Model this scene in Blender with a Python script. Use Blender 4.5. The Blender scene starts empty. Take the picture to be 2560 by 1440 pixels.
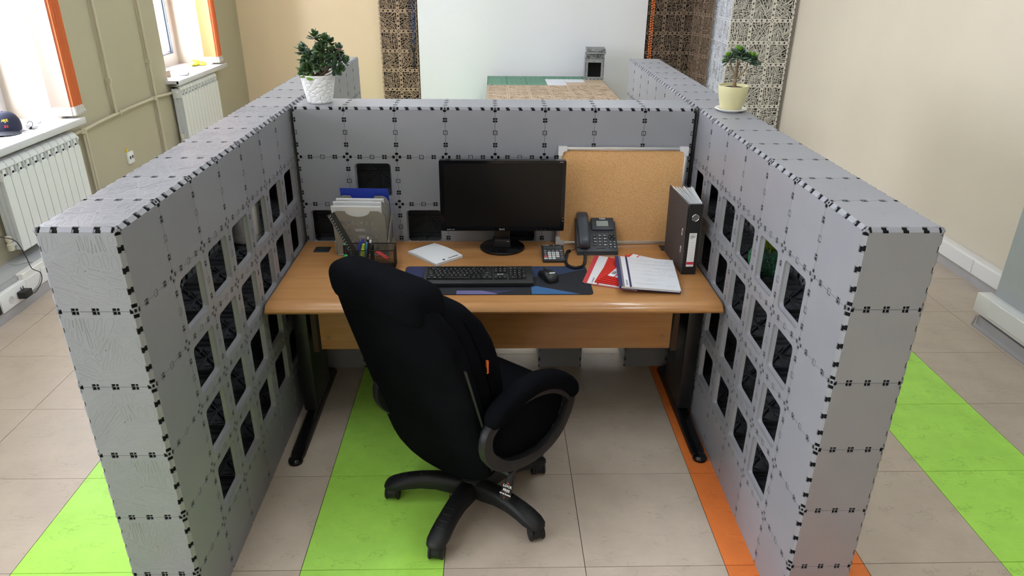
import bpy, bmesh, math, random
from mathutils import Vector, Matrix
from mathutils.geometry import tessellate_polygon
random.seed(7)
scene = bpy.context.scene
COL = scene.collection
PI = math.pi
R = math.radians

# ------------------------------------------------------------------ camera
F_PX = 1778.03
cam_data = bpy.data.cameras.new('camera')
cam_data.sensor_fit = 'HORIZONTAL'
cam_data.sensor_width = 36.0
cam_data.lens = F_PX / 2560.0 * 36.0
cam_data.clip_start = 0.05
cam_data.clip_end = 200
cam = bpy.data.objects.new('camera', cam_data)
COL.objects.link(cam)
cr = Vector((0.9996670, -0.0241371, 0.0091300))
cu = Vector((0.0017902, 0.4178017, 0.9085365))
cf = Vector((0.0257440, 0.9082175, -0.4177058))
M = Matrix(((cr.x, cu.x, -cf.x, 0.90298), (cr.y, cu.y, -cf.y, -1.66255), (cr.z, cu.z, -cf.z, 1.95877), (0, 0, 0, 1)))
cam.matrix_world = M
scene.camera = cam

# ------------------------------------------------------------------ view, world, daylight
vs = scene.view_settings
vs.view_transform = 'Standard'
vs.look = 'None'
vs.gamma = 1.0
vs.use_curve_mapping = False
vs.exposure = 1.3
SKY = 15.0
LAMP = 8.2
world = bpy.data.worlds.new('overcast_sky')
scene.world = world
world.use_nodes = True
bg = world.node_tree.nodes['Background']
bg.inputs['Color'].default_value = (0.87, 0.895, 1.0, 1)
bg.inputs['Strength'].default_value = SKY

# room measures (metres)
U = 0.228                 # one plastic panel
ZT = 1.3566               # top of the partitions
XL, XR = -0.016, 1.838    # inner faces of the two side partitions
TW = 0.92 * U             # thickness of the side partitions
YB = 1.596                # front of the rear partition
WX0, WX1 = -2.163, 4.19   # room walls
WY0, WY1 = -4.2, 7.53
CEIL = 3.1
WINDOWS = [(-3.9, -2.7), (-1.45, -0.25), (2.31, 3.51), (5.32, 6.52)]
SILL = 0.91
WTOP = 2.75
REVEAL = 0.37

def portal(y0, y1):
    L = bpy.data.lights.new('window_daylight', 'AREA')
    L.shape = 'RECTANGLE'
    L.size = y1 - y0
    L.size_y = WTOP - SILL
    L.cycles.is_portal = True
    o = bpy.data.objects.new('window_daylight', L)
    COL.objects.link(o)
    o.matrix_world = Matrix(((0, 0, -1, WX0 - REVEAL - 0.09), (-1, 0, 0, (y0 + y1) / 2), (0, 1, 0, (SILL + WTOP) / 2), (0, 0, 0, 1)))
for a, b in WINDOWS:
    portal(a, b)

# ------------------------------------------------------------------ materials
MATS = {}
def mat(name, col, rough=0.5, metal=0.0, var=0.0, bump=0.0, bscale=60.0, spec=0.5, rnd=0.0, vscale=8.0, coat=0.0, trans=0.0, emit=None, estr=0.0, alpha=1.0, ior=1.45, sheen=0.0):
    if name in MATS:
        return MATS[name]
    m = bpy.data.materials.new(name)
    m.use_nodes = True
    nt = m.node_tree
    b = nt.nodes['Principled BSDF']
    b.inputs['Base Color'].default_value = (*col, 1)
    b.inputs['Roughness'].default_value = rough
    b.inputs['Metallic'].default_value = metal
    b.inputs['Specular IOR Level'].default_value = spec
    b.inputs['Coat Weight'].default_value = coat
    b.inputs['Transmission Weight'].default_value = trans
    b.inputs['IOR'].default_value = ior
    b.inputs['Alpha'].default_value = alpha
    if sheen:
        b.inputs['Sheen Weight'].default_value = sheen
        b.inputs['Sheen Roughness'].default_value = 0.4
    if emit:
        b.inputs['Emission Color'].default_value = (*emit, 1)
        b.inputs['Emission Strength'].default_value = estr
    tc = nt.nodes.new('ShaderNodeTexCoord')
    if var or rnd:
        n = nt.nodes.new('ShaderNodeTexNoise')
        n.inputs['Scale'].default_value = vscale
        n.inputs['Detail'].default_value = 5
        nt.links.new(tc.outputs['Object'], n.inputs['Vector'])
        mr = nt.nodes.new('ShaderNodeMapRange')
        mr.inputs['From Min'].default_value = 0.3
        mr.inputs['From Max'].default_value = 0.7
        mr.inputs['To Min'].default_value = 1 - var
        mr.inputs['To Max'].default_value = 1 + var
        nt.links.new(n.outputs['Fac'], mr.inputs['Value'])
        oi = nt.nodes.new('ShaderNodeObjectInfo')
        mr2 = nt.nodes.new('ShaderNodeMapRange')
        mr2.inputs['To Min'].default_value = 1 - rnd
        mr2.inputs['To Max'].default_value = 1 + rnd
        nt.links.new(oi.outputs['Random'], mr2.inputs['Value'])
        mu = nt.nodes.new('ShaderNodeMath'); mu.operation = 'MULTIPLY'
        nt.links.new(mr.outputs['Result'], mu.inputs[0]); nt.links.new(mr2.outputs['Result'], mu.inputs[1])
        vm = nt.nodes.new('ShaderNodeVectorMath'); vm.operation = 'SCALE'
        vm.inputs[0].default_value = col
        nt.links.new(mu.outputs[0], vm.inputs['Scale'])
        nt.links.new(vm.outputs[0], b.inputs['Base Color'])
    if bump:
        n = nt.nodes.new('ShaderNodeTexNoise')
        n.inputs['Scale'].default_value = bscale
        n.inputs['Detail'].default_value = 4
        nt.links.new(tc.outputs['Object'], n.inputs['Vector'])
        bp = nt.nodes.new('ShaderNodeBump')
        bp.inputs['Strength'].default_value = bump
        bp.inputs['Distance'].default_value = 0.004
        nt.links.new(n.outputs['Fac'], bp.inputs['Height'])
        nt.links.new(bp.outputs['Normal'], b.inputs['Normal'])
    MATS[name] = m
    return m

def lk(m, a, b):
    m.node_tree.links.new(a, b)

def add_ramp_color(m, fac, stops):
    nt = m.node_tree
    r = nt.nodes.new('ShaderNodeValToRGB')
    while len(r.color_ramp.elements) < len(stops):
        r.color_ramp.elements.new(0.5)
    for e, (p, c) in zip(r.color_ramp.elements, stops):
        e.position = p
        e.color = (*c, 1)
    nt.links.new(fac, r.inputs['Fac'])
    return r

def wood_mat(name, c1, c2, c3, rough):
    m = mat(name, c1, rough, coat=0.25)
    nt = m.node_tree
    b = nt.nodes['Principled BSDF']
    tc = nt.nodes.new('ShaderNodeTexCoord')
    mp = nt.nodes.new('ShaderNodeMapping'); mp.inputs['Scale'].default_value = (0.9, 9.0, 9.0)
    lk(m, tc.outputs['Object'], mp.inputs['Vector'])
    n = nt.nodes.new('ShaderNodeTexNoise'); n.inputs['Scale'].default_value = 3.0; n.inputs['Detail'].default_value = 8; n.inputs['Distortion'].default_value = 0.6
    lk(m, mp.outputs[0], n.inputs['Vector'])
    r = add_ramp_color(m, n.outputs['Fac'], [(0.3, c2), (0.5, c1), (0.72, c3)])
    mp2 = nt.nodes.new('ShaderNodeMapping'); mp2.inputs['Scale'].default_value = (4.0, 120.0, 120.0)
    lk(m, tc.outputs['Object'], mp2.inputs['Vector'])
    n2 = nt.nodes.new('ShaderNodeTexNoise'); n2.inputs['Scale'].default_value = 2.0; n2.inputs['Detail'].default_value = 4
    lk(m, mp2.outputs[0], n2.inputs['Vector'])
    mx = nt.nodes.new('ShaderNodeMix'); mx.data_type = 'RGBA'; mx.blend_type = 'MULTIPLY'
    mr = nt.nodes.new('ShaderNodeMapRange'); mr.inputs['To Min'].default_value = 0.0; mr.inputs['To Max'].default_value = 0.22
    lk(m, n2.outputs['Fac'], mr.inputs['Value'])
    lk(m, mr.outputs[0], mx.inputs['Factor'])
    lk(m, r.outputs['Color'], mx.inputs[6])
    mx.inputs[7].default_value = (0.45, 0.3, 0.2, 1)
    lk(m, mx.outputs[2], b.inputs['Base Color'])
    return m

def tile_mat(name, col, dark):
    m = mat(name, col, 0.40, spec=0.26)
    nt = m.node_tree
    b = nt.nodes['Principled BSDF']
    tc = nt.nodes.new('ShaderNodeTexCoord')
    oi = nt.nodes.new('ShaderNodeObjectInfo')
    ad = nt.nodes.new('ShaderNodeVectorMath'); ad.operation = 'ADD'
    sc = nt.nodes.new('ShaderNodeVectorMath'); sc.operation = 'SCALE'; sc.inputs['Scale'].default_value = 0.37
    lk(m, oi.outputs['Location'], sc.inputs[0])
    lk(m, tc.outputs['Object'], ad.inputs[0]); lk(m, sc.outputs[0], ad.inputs[1])
    n = nt.nodes.new('ShaderNodeTexNoise'); n.inputs['Scale'].default_value = 6; n.inputs['Detail'].default_value = 9; n.inputs['Roughness'].default_value = 0.65
    lk(m, ad.outputs[0], n.inputs['Vector'])
    r = add_ramp_color(m, n.outputs['Fac'], [(0.3, tuple(c * 0.9 for c in col)), (0.7, tuple(c * 1.07 for c in col))])
    # slate cleft: thin ridges where a stretched noise crosses its middle
    mp = nt.nodes.new('ShaderNodeMapping'); mp.inputs['Scale'].default_value = (2.2, 5.5, 1); mp.inputs['Rotation'].default_value = (0, 0, 0.5)
    lk(m, ad.outputs[0], mp.inputs['Vector'])
    n2 = nt.nodes.new('ShaderNodeTexNoise'); n2.inputs['Scale'].default_value = 3.4; n2.inputs['Detail'].default_value = 7; n2.inputs['Distortion'].default_value = 0.9
    lk(m, mp.outputs[0], n2.inputs['Vector'])
    s = nt.nodes.new('ShaderNodeMath'); s.operation = 'SUBTRACT'; s.inputs[1].default_value = 0.5
    lk(m, n2.outputs['Fac'], s.inputs[0])
    a = nt.nodes.new('ShaderNodeMath'); a.operation = 'ABSOLUTE'
    lk(m, s.outputs[0], a.inputs[0])
    mr = nt.nodes.new('ShaderNodeMapRange'); mr.inputs['From Max'].default_value = 0.014; mr.inputs['To Min'].default_value = 0.46; mr.inputs['To Max'].default_value = 0.0
    lk(m, a.outputs[0], mr.inputs['Value'])
    n3 = nt.nodes.new('ShaderNodeTexNoise'); n3.inputs['Scale'].default_value = 9
    lk(m, ad.outputs[0], n3.inputs['Vector'])
    g = nt.nodes.new('ShaderNodeMapRange'); g.inputs['From Min'].default_value = 0.48; g.inputs['From Max'].default_value = 0.58
    lk(m, n3.outputs['Fac'], g.inputs['Value'])
    mm = nt.nodes.new('ShaderNodeMath'); mm.operation = 'MULTIPLY'
    lk(m, mr.outputs[0], mm.inputs[0]); lk(m, g.outputs[0], mm.inputs[1])
    mx = nt.nodes.new('ShaderNodeMix'); mx.data_type = 'RGBA'
    lk(m, mm.outputs[0], mx.inputs['Factor']); lk(m, r.outputs['Color'], mx.inputs[6]); mx.inputs[7].default_value = (*dark, 1)
    lk(m, mx.outputs[2], b.inputs['Base Color'])
    bp = nt.nodes.new('ShaderNodeBump'); bp.inputs['Strength'].default_value = 0.35; bp.inputs['Distance'].default_value = 0.004
    lk(m, n2.outputs['Fac'], bp.inputs['Height']); lk(m, bp.outputs['Normal'], b.inputs['Normal'])
    return m

def cork_mat(name):
    m = mat(name, (0.4, 0.2, 0.08), 0.95)
    nt = m.node_tree
    b = nt.nodes['Principled BSDF']
    tc = nt.nodes.new('ShaderNodeTexCoord')
    n = nt.nodes.new('ShaderNodeTexNoise'); n.inputs['Scale'].default_value = 420; n.inputs['Detail'].default_value = 4
    lk(m, tc.outputs['Object'], n.inputs['Vector'])
    r = add_ramp_color(m, n.outputs['Fac'], [(0.34, (0.52, 0.265, 0.095)), (0.5, (0.70, 0.40, 0.17)), (0.68, (0.80, 0.51, 0.25))])
    lk(m, r.outputs['Color'], b.inputs['Base Color'])
    return m

def brick_mat(name):
    m = mat(name, (0.5, 0.25, 0.2), 0.9)
    nt = m.node_tree
    b = nt.nodes['Principled BSDF']
    tc = nt.nodes.new('ShaderNodeTexCoord')
    mp = nt.nodes.new('ShaderNodeMapping'); mp.inputs['Rotation'].default_value = (0, PI / 2, PI / 2)
    lk(m, tc.outputs['Object'], mp.inputs['Vector'])
    t = nt.nodes.new('ShaderNodeTexBrick'); t.inputs['Scale'].default_value = 3.5
    t.inputs['Color1'].default_value = (0.5, 0.24, 0.19, 1); t.inputs['Color2'].default_value = (0.42, 0.2, 0.16, 1); t.inputs['Mortar'].default_value = (0.6, 0.55, 0.5, 1)
    lk(m, mp.outputs[0], t.inputs['Vector']); lk(m, t.outputs['Color'], b.inputs['Base Color'])
    return m

def translucent_mat(name, col, rough=0.8, tr=0.5):
    m = mat(name, col, rough)
    nt = m.node_tree
    b = nt.nodes['Principled BSDF']
    out = nt.nodes['Material Output']
    t = nt.nodes.new('ShaderNodeBsdfTranslucent'); t.inputs['Color'].default_value = (*col, 1)
    mx = nt.nodes.new('ShaderNodeMixShader'); mx.inputs[0].default_value = tr
    lk(m, b.outputs[0], mx.inputs[1]); lk(m, t.outputs[0], mx.inputs[2]); lk(m, mx.outputs[0], out.inputs['Surface'])
    return m

def glass_mat(name):
    m = bpy.data.materials.new(name); m.use_nodes = True
    nt = m.node_tree
    nt.nodes.remove(nt.nodes['Principled BSDF'])
    t = nt.nodes.new('ShaderNodeBsdfTransparent')
    g = nt.nodes.new('ShaderNodeBsdfGlossy'); g.inputs['Roughness'].default_value = 0.02
    mx = nt.nodes.new('ShaderNodeMixShader'); mx.inputs[0].default_value = 0.06
    nt.links.new(t.outputs[0], mx.inputs[1]); nt.links.new(g.outputs[0], mx.inputs[2])
    nt.links.new(mx.outputs[0], nt.nodes['Material Output'].inputs['Surface'])
    return m

def panel_mat(name, col, rough=0.42):
    m = mat(name, col, rough, var=0.035, rnd=0.045, vscale=5)
    nt = m.node_tree
    b = nt.nodes['Principled BSDF']
    tc = nt.nodes.new('ShaderNodeTexCoord')
    oi = nt.nodes.new('ShaderNodeObjectInfo')
    sc = nt.nodes.new('ShaderNodeVectorMath'); sc.operation = 'SCALE'; sc.inputs['Scale'].default_value = 1.7
    ad = nt.nodes.new('ShaderNodeVectorMath'); ad.operation = 'ADD'
    lk(m, oi.outputs['Location'], sc.inputs[0]); lk(m, tc.outputs['Object'], ad.inputs[0]); lk(m, sc.outputs[0], ad.inputs[1])
    mp = nt.nodes.new('ShaderNodeMapping'); mp.inputs['Scale'].default_value = (1.0, 3.0, 1.5)
    lk(m, ad.outputs[0], mp.inputs['Vector'])
    w = nt.nodes.new('ShaderNodeTexNoise'); w.inputs['Scale'].default_value = 14; w.inputs['Detail'].default_value = 2
    lk(m, mp.outputs[0], w.inputs['Vector'])
    bp = nt.nodes.new('ShaderNodeBump'); bp.inputs['Strength'].default_value = 0.06; bp.inputs['Distance'].default_value = 0.003
    lk(m, w.outputs['Fac'], bp.inputs['Height']); lk(m, bp.outputs['Normal'], b.inputs['Normal'])
    return m

SLOT_SHADE = mat('black_slot_shade', (0.004, 0.004, 0.0045), 0.8, spec=0.2)  # near-black pads added behind the panel slots, standing in for shade
GREY = (0.262, 0.264, 0.290)
PANEL = panel_mat('grey_plastic', GREY, 0.40)
SHELF = panel_mat('shaded_grey_plastic', (0.085, 0.089, 0.10), 0.5)  # same grey plastic with the shade inside the partitions put into its colour
TAN = panel_mat('tan_plastic', (0.59, 0.455, 0.325), 0.6)
TANW = panel_mat('tan_wall_plastic', (0.40, 0.285, 0.195), 0.6)
BROWN = panel_mat('brown_plastic', (0.235, 0.165, 0.115), 0.6)
WHITEP = panel_mat('white_plastic_panel', (0.74, 0.71, 0.64), 0.5)
WHITEC = panel_mat('cool_white_panel', (0.78, 0.80, 0.86), 0.5)
GREENP = panel_mat('green_plastic_panel', (0.10, 0.27, 0.175), 0.5)
WOOD = wood_mat('beech_laminate', (0.475, 0.23, 0.08), (0.415, 0.19, 0.062), (0.53, 0.27, 0.10), 0.32)
BLACKP = mat('black_plastic', (0.012, 0.012, 0.013), 0.38)
BLACKM = mat('black_satin_plastic', (0.018, 0.018, 0.02), 0.5, bump=0.1, bscale=400)
GLOSSB = mat('gloss_black_plastic', (0.006, 0.006, 0.007), 0.10)
FABRIC = mat('black_plush', (0.0048, 0.0051, 0.0068), 0.92, var=0.25, vscale=5, bump=0.15, bscale=300, spec=0.03)
WALLK = mat('khaki_wall_paint', (0.45, 0.405, 0.295), 0.85, var=0.02, vscale=1.5, bump=0.05, bscale=90)
WALLM = mat('cream_wall_paint', (0.80, 0.635, 0.44), 0.85, var=0.02, vscale=1.5, bump=0.05, bscale=90)
WALLR = mat('pale_wall_paint', (0.68, 0.61, 0.505), 0.8, var=0.02, vscale=1.5, bump=0.05, bscale=90)
WHITE = mat('white_gloss', (0.80, 0.80, 0.80), 0.35)
PVC = mat('white_pvc', (0.82, 0.81, 0.79), 0.3)
PAPER = mat('white_paper', (0.80, 0.80, 0.80), 0.8)
RADM = mat('radiator_enamel', (0.74, 0.75, 0.76), 0.35)
CHROME = mat('chrome', (0.75, 0.75, 0.75), 0.2, metal=1.0)
ALU = mat('brushed_aluminium', (0.72, 0.72, 0.73), 0.35, metal=0.85)

# ------------------------------------------------------------------ mesh builder
class MB:
    def __init__(s):
        s.v = []; s.f = []; s.m = []; s.cur = 0
    def add(s, verts, faces, M=None):
        o = len(s.v)
        for p in verts:
            p = Vector(p)
            s.v.append(M @ p if M is not None else p)
        for f in faces:
            s.f.append([i + o for i in f]); s.m.append(s.cur)
    def box(s, x0, x1, y0, y1, z0, z1, M=None):
        s.add([(x0, y0, z0), (x1, y0, z0), (x1, y1, z0), (x0, y1, z0), (x0, y0, z1), (x1, y0, z1), (x1, y1, z1), (x0, y1, z1)],
              [(0, 3, 2, 1), (4, 5, 6, 7), (0, 1, 5, 4), (1, 2, 6, 5), (2, 3, 7, 6), (3, 0, 4, 7)], M)
    def rbox(s, x0, x1, y0, y1, z0, z1, r, seg=2, M=None):
        bm = bmesh.new()
        bmesh.ops.create_cube(bm, size=1)
        for v in bm.verts:
            v.co = Vector(((x0 + x1) / 2 + v.co.x * (x1 - x0), (y0 + y1) / 2 + v.co.y * (y1 - y0), (z0 + z1) / 2 + v.co.z * (z1 - z0)))
        bmesh.ops.bevel(bm, geom=bm.edges[:], offset=r, segments=seg, profile=0.5, affect='EDGES')
        bm.verts.index_update()
        s.add([v.co.copy() for v in bm.verts], [[v.index for v in f.verts] for f in bm.faces], M)
        bm.free()
    def prism(s, outer, z0, z1, holes=(), M=None, cap0=True):
        loops = [list(outer)] + [list(h) for h in holes]
        def area(l):
            return sum(l[i][0] * l[(i + 1) % len(l)][1] - l[(i + 1) % len(l)][0] * l[i][1] for i in range(len(l)))
        if area(loops[0]) < 0: loops[0].reverse()
        for h in loops[1:]:
            if area(h) > 0: h.reverse()
        flat = [p for l in loops for p in l]
        n = len(flat)
        if len(loops) == 1 and n <= 6:
            tris = [tuple(range(n))]
        else:
            tris = []
            for t in tessellate_polygon([[Vector((p[0], p[1], 0)) for p in l] for l in loops]):
                a, b, c = (flat[i] for i in t)
                cr_ = (b[0] - a[0]) * (c[1] - a[1]) - (b[1] - a[1]) * (c[0] - a[0])
                if abs(cr_) < 1e-12: continue
                tris.append(tuple(t) if cr_ > 0 else (t[0], t[2], t[1]))
        vs_ = [(p[0], p[1], z1) for p in flat] + [(p[0], p[1], z0) for p in flat]
        fs = [t for t in tris]
        if cap0: fs += [tuple(reversed([i + n for i in t])) for t in tris]
        o = 0
        for l in loops:
            k = len(l)
            for i in range(k):
                a, b = o + i, o + (i + 1) % k
                fs.append((a, a + n, b + n, b))
            o += k
        s.add(vs_, fs, M)
    def lathe(s, prof, seg=32, M=None, a0=0, a1=2 * PI, cap=True):
        vs_ = []; fs = []
        full = abs(a1 - a0 - 2 * PI) < 1e-6
        n = seg if full else seg + 1
        for (r, z) in prof:
            for i in range(n):
                a = a0 + (a1 - a0) * i / seg
                vs_.append((r * math.cos(a), r * math.sin(a), z))
        for j in range(len(prof) - 1):
            for i in range(seg):
                b = (i + 1) % n
                fs.append((j * n + i, j * n + b, (j + 1) * n + b, (j + 1) * n + i))
        if full and cap:
            if prof[0][0] > 1e-6: fs.append(tuple(reversed(range(n))))
            if prof[-1][0] > 1e-6: fs.append(tuple(range((len(prof) - 1) * n, len(prof) * n)))
        s.add(vs_, fs, M)
    def loft(s, rings, closed=True, cap=True, M=None, loop=False):
        n = len(rings[0]); vs_ = [p for r in rings for p in r]; fs = []
        k = len(rings)
        for j in range(k if loop else k - 1):
            j2 = (j + 1) % k
            for i in range(n if closed else n - 1):
                b = (i + 1) % n
                fs.append((j * n + i, j * n + b, j2 * n + b, j2 * n + i))
        if cap and closed and not loop:
            fs.append(tuple(reversed(range(n)))); fs.append(tuple(range((k - 1) * n, k * n)))
        s.add(vs_, fs, M)
    def tube(s, pts, rad, seg=8, M=None, loop=False, flat=None, up=(0, 0, 1)):
        pts = [Vector(p) for p in pts]; rings = []
        k = len(pts)
        prev = None
        for i, p in enumerate(pts):
            if loop: t = pts[(i + 1) % k] - pts[i - 1]
            else: t = pts[min(i + 1, k - 1)] - pts[max(i - 1, 0)]
            t.normalize()
            if prev is None or flat:
                ref = Vector(up)
                if abs(t.dot(ref)) > 0.97: ref = Vector((1, 0, 0))
                a = t.cross(ref).normalized()
            else:
                a = (prev - t * prev.dot(t)).normalized()
            prev = a
            b = a.cross(t).normalized()
            r = rad[i] if isinstance(rad, (list, tuple)) else rad
            ra, rb = (r, r) if flat is None else (flat[0], flat[1])
            ring = []
            for q in range(seg):
                an = 2 * PI * q / seg + (PI / seg if flat and seg == 4 else 0)
                ca, sa = math.cos(an), math.sin(an)
                if flat and seg > 4:
                    ca = math.copysign(abs(ca) ** 0.5, ca); sa = math.copysign(abs(sa) ** 0.5, sa)
                elif flat: ca *= 1.414; sa *= 1.414
                ring.append(p + a * (ra * ca) + b * (rb * sa))
            rings.append(ring)
        s.loft(rings, True, not loop, M, loop)
    def quad(s, a, b, c, d, M=None):
        s.add([a, b, c, d], [(0, 1, 2, 3)], M)
    def mesh(s, name, mats, smooth=None):
        me = bpy.data.meshes.new(name)
        me.from_pydata([tuple(v) for v in s.v], [], s.f)
        if not isinstance(mats, (list, tuple)): mats = [mats]
        for m in mats: me.materials.append(m)
        if len(mats) > 1: me.polygons.foreach_set('material_index', s.m)
        if smooth is not None:
            me.polygons.foreach_set('use_smooth', [True] * len(me.polygons))
            if smooth < 179: me.set_sharp_from_angle(angle=R(smooth))
        me.update()
        return me
    def build(s, name, mats, parent=None, smooth=None, M=None):
        return obj(name, s.mesh(name, mats, smooth), parent, M)

def obj(name, me, parent=None, M=None):
    o = bpy.data.objects.new(name, me)
    COL.objects.link(o)
    if parent is not None: o.parent = parent
    if M is not None: o.matrix_local = M
    return o
def tag(o, label, cat, group=None, kind=None):
    o['label'] = label; o['category'] = cat
    if group: o['group'] = group
    if kind: o['kind'] = kind
    return o
def thing(name, label, cat, loc=(0, 0, 0), rz=0.0, group=None):
    o = bpy.data.objects.new(name, None)
    COL.objects.link(o)
    o.empty_display_size = 0.05
    o.location = loc; o.rotation_euler = (0, 0, rz)
    return tag(o, label, cat, group)
def struct(o, label=None, cat=None):
    o['kind'] = 'structure'
    if label: o['label'] = label
    if cat: o['category'] = cat
    return o
def T(x, y, z): return Matrix.Translation((x, y, z))
def RZ(a): return Matrix.Rotation(a, 4, 'Z')
def RX(a): return Matrix.Rotation(a, 4, 'X')
def RY(a): return Matrix.Rotation(a, 4, 'Y')
def frame(o, u, v, n):
    return Matrix(((u[0], v[0], n[0], o[0]), (u[1], v[1], n[1], o[1]), (u[2], v[2], n[2], o[2]), (0, 0, 0, 1)))
def superell(w, d, n=24, p=3.0):
    out = []
    for i in range(n):
        a = 2 * PI * i / n
        c, s_ = math.cos(a), math.sin(a)
        out.append((w * math.copysign(abs(c) ** (2 / p), c), d * math.copysign(abs(s_) ** (2 / p), s_)))
    return out
def rrect(w, h, r, seg=4, cx=0, cy=0):
    out = []
    for (sx, sy, a0) in ((1, 1, 0), (-1, 1, 90), (-1, -1, 180), (1, -1, 270)):
        for i in range(seg + 1):
            a = R(a0 + 90 * i / seg)
            out.append((cx + sx * (w / 2 - r) + r * math.cos(a), cy + sy * (h / 2 - r) + r * math.sin(a)))
    return out
def spline(pts, n=8, loop=False):
    pts = [Vector(p) for p in pts]; k = len(pts); out = []
    for i in range(k if loop else k - 1):
        if loop: p0, p1, p2, p3 = pts[i - 1], pts[i], pts[(i + 1) % k], pts[(i + 2) % k]
        else: p0, p1, p2, p3 = pts[max(i - 1, 0)], pts[i], pts[i + 1], pts[min(i + 2, k - 1)]
        for j in range(n):
            t = j / n
            out.append(0.5 * ((2 * p1) + (p2 - p0) * t + (2 * p0 - 5 * p1 + 4 * p2 - p3) * t * t + (3 * p1 - p0 - 3 * p2 + p3) * t ** 3))
    if not loop: out.append(pts[-1])
    return out
_txt_scene = bpy.data.scenes.new('lettering_workshop')
_txt_cache = {}
def text_mb(mb, s, size, M, align='CENTER', bold=0.0):
    key = (s, round(size, 5), align, round(bold, 5))
    if key not in _txt_cache:
        cu_ = bpy.data.curves.new('lettering', 'FONT')
        cu_.body = s; cu_.size = size; cu_.align_x = align; cu_.align_y = 'CENTER'; cu_.offset = bold; cu_.resolution_u = 2
        o = bpy.data.objects.new('lettering', cu_)
        _txt_scene.collection.objects.link(o)
        vl = _txt_scene.view_layers[0]
        vl.update()
        ev = o.evaluated_get(vl.depsgraph)
        me = ev.to_mesh()
        _txt_cache[key] = ([v.co.copy() for v in me.vertices], [list(p.vertices) for p in me.polygons])
        ev.to_mesh_clear()
        bpy.data.objects.remove(o); bpy.data.curves.remove(cu_)
    mb.add(_txt_cache[key][0], _txt_cache[key][1], M)

# ------------------------------------------------------------------ room shell
GROUT = mat('dark_grout', (0.10, 0.08, 0.065), 0.9)
fl = MB(); fl.box(WX0 - 0.02, WX1 + 0.02, WY0, WY1, -0.08, -0.004)
floor = struct(fl.build('floor', GROUT), 'stone-look tiled floor in beige with green and orange tile strips', 'floor')
TB = tile_mat('beige_tile', (0.53, 0.445, 0.36), (0.30, 0.24, 0.19))
TG = tile_mat('green_tile', (0.43, 0.80, 0.115), (0.19, 0.38, 0.05))
TO = tile_mat('orange_tile', (0.80, 0.215, 0.05), (0.48, 0.11, 0.025))
TX, TY = 0.5025, 0.5037
tmesh = {}
for k in range(-5, 8):
    for m_ in range(-9, 15):
        x0 = max(0.222 + TX * k, WX0); x1 = min(0.222 + TX * (k + 1), WX1)
        y0 = max(0.217 + TY * m_, WY0); y1 = min(0.217 + TY * (m_ + 1), WY1)
        if x1 - x0 < 0.02 or y1 - y0 < 0.02: continue
        c = TG if k in (-2, 0, 5) else TO if k == 3 else TB
        key = (c.name, round(x1 - x0, 3), round(y1 - y0, 3))
        if key not in tmesh:
            b = MB(); hx, hy = (x1 - x0) / 2 - 0.0013, (y1 - y0) / 2 - 0.0013
            b.box(-hx, hx, -hy, hy, -0.006, 0)
            tmesh[key] = b.mesh('floor_tile', c)
        obj('floor_tile', tmesh[key], floor, T((x0 + x1) / 2, (y0 + y1) / 2, 0))

w = MB(); w2 = MB()
xo = WX0 - 0.44
prev = WY0
def lw(a, b, c, d):
    w.box(xo, WX0 - 0.012, a, b, c, d); w2.box(WX0 - 0.012, WX0, a, b, c, d)
for (a, b) in WINDOWS:
    lw(prev, a, 0, CEIL)
    lw(a, b, 0, SILL - 0.035)
    lw(a, b, WTOP, CEIL)
    prev = b
lw(prev, WY1, 0, CEIL)
wl_ = struct(w.build('wall_left', mat('pale_reveal_plaster', (0.50, 0.445, 0.36), 0.85)), 'cream painted wall with deep window recesses', 'wall')
w2.build('painted_plaster', WALLK, wl_)
w = MB(); w.box(xo, WX1 + 0.2, WY1, WY1 + 0.2, 0, CEIL)
struct(w.build('wall_back', WALLM), 'cream painted far wall behind the white backdrop', 'wall')
w = MB(); w.box(WX1, WX1 + 0.2, WY0, WY1, 0, CEIL)
struct(w.build('wall_right', WALLR), 'plain pale cream wall on the right', 'wall')
w = MB(); w.box(xo, WX1 + 0.2, WY0 - 0.2, WY0, 0, CEIL)
struct(w.build('wall_front', WALLR), 'cream wall behind the camera', 'wall')
w = MB(); w.box(xo, WX1 + 0.2, WY0 - 0.2, WY1 + 0.2, CEIL, CEIL + 0.15)
struct(w.build('ceiling', mat('white_ceiling', (0.82, 0.82, 0.82), 0.9)), 'white ceiling', 'ceiling')
# grey pilaster on the right wall
w = MB(); w.box(3.855, WX1, 0.6, 2.055, 0.0, CEIL)
struct(w.build('wall_pilaster', mat('blue_grey_paint', (0.44, 0.465, 0.49), 0.7, var=0.02)), 'blue-grey painted pilaster at the right edge', 'pilaster')

# skirting and cable trunking
SKIRT = mat('grey_skirting', (0.42, 0.41, 0.42), 0.45, var=0.06)
LEDGE = mat('grey_ledge', (0.45, 0.46, 0.47), 0.6)
b = MB(); b.box(WX0, -1.962, WY0, WY1, 0, 0.068); b.box(WX0, -1.985, WY0, WY1, 0.068, 0.195)
bl = struct(b.build('baseboard_left', [SKIRT]), 'grey skirting with a ledge under the radiators', 'skirting')
b = MB(); b.box(WX0, -1.995, WY0, WY1, 0.195, 0.204); b.build('ledge_board', LEDGE, bl)
b = MB(); b.rbox(-2.0, -1.955, WY0 + 0.01, 2.11, 0.07, 0.205, 0.004, 1); b.rbox(-2.0, -1.955, 2.36, WY1 - 0.01, 0.07, 0.205, 0.004, 1)
tr = struct(b.build('trim_1', PVC), 'white cable trunking along the ledge by the radiators', 'trunking')
for yy in (2.364, 3.2, 4.4):
    b = MB(); b.rbox(-1.956, -1.950, yy, yy + 0.82, 0.078, 0.165, 0.002, 1); b.build('cover_strip', WHITE, tr)
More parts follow.
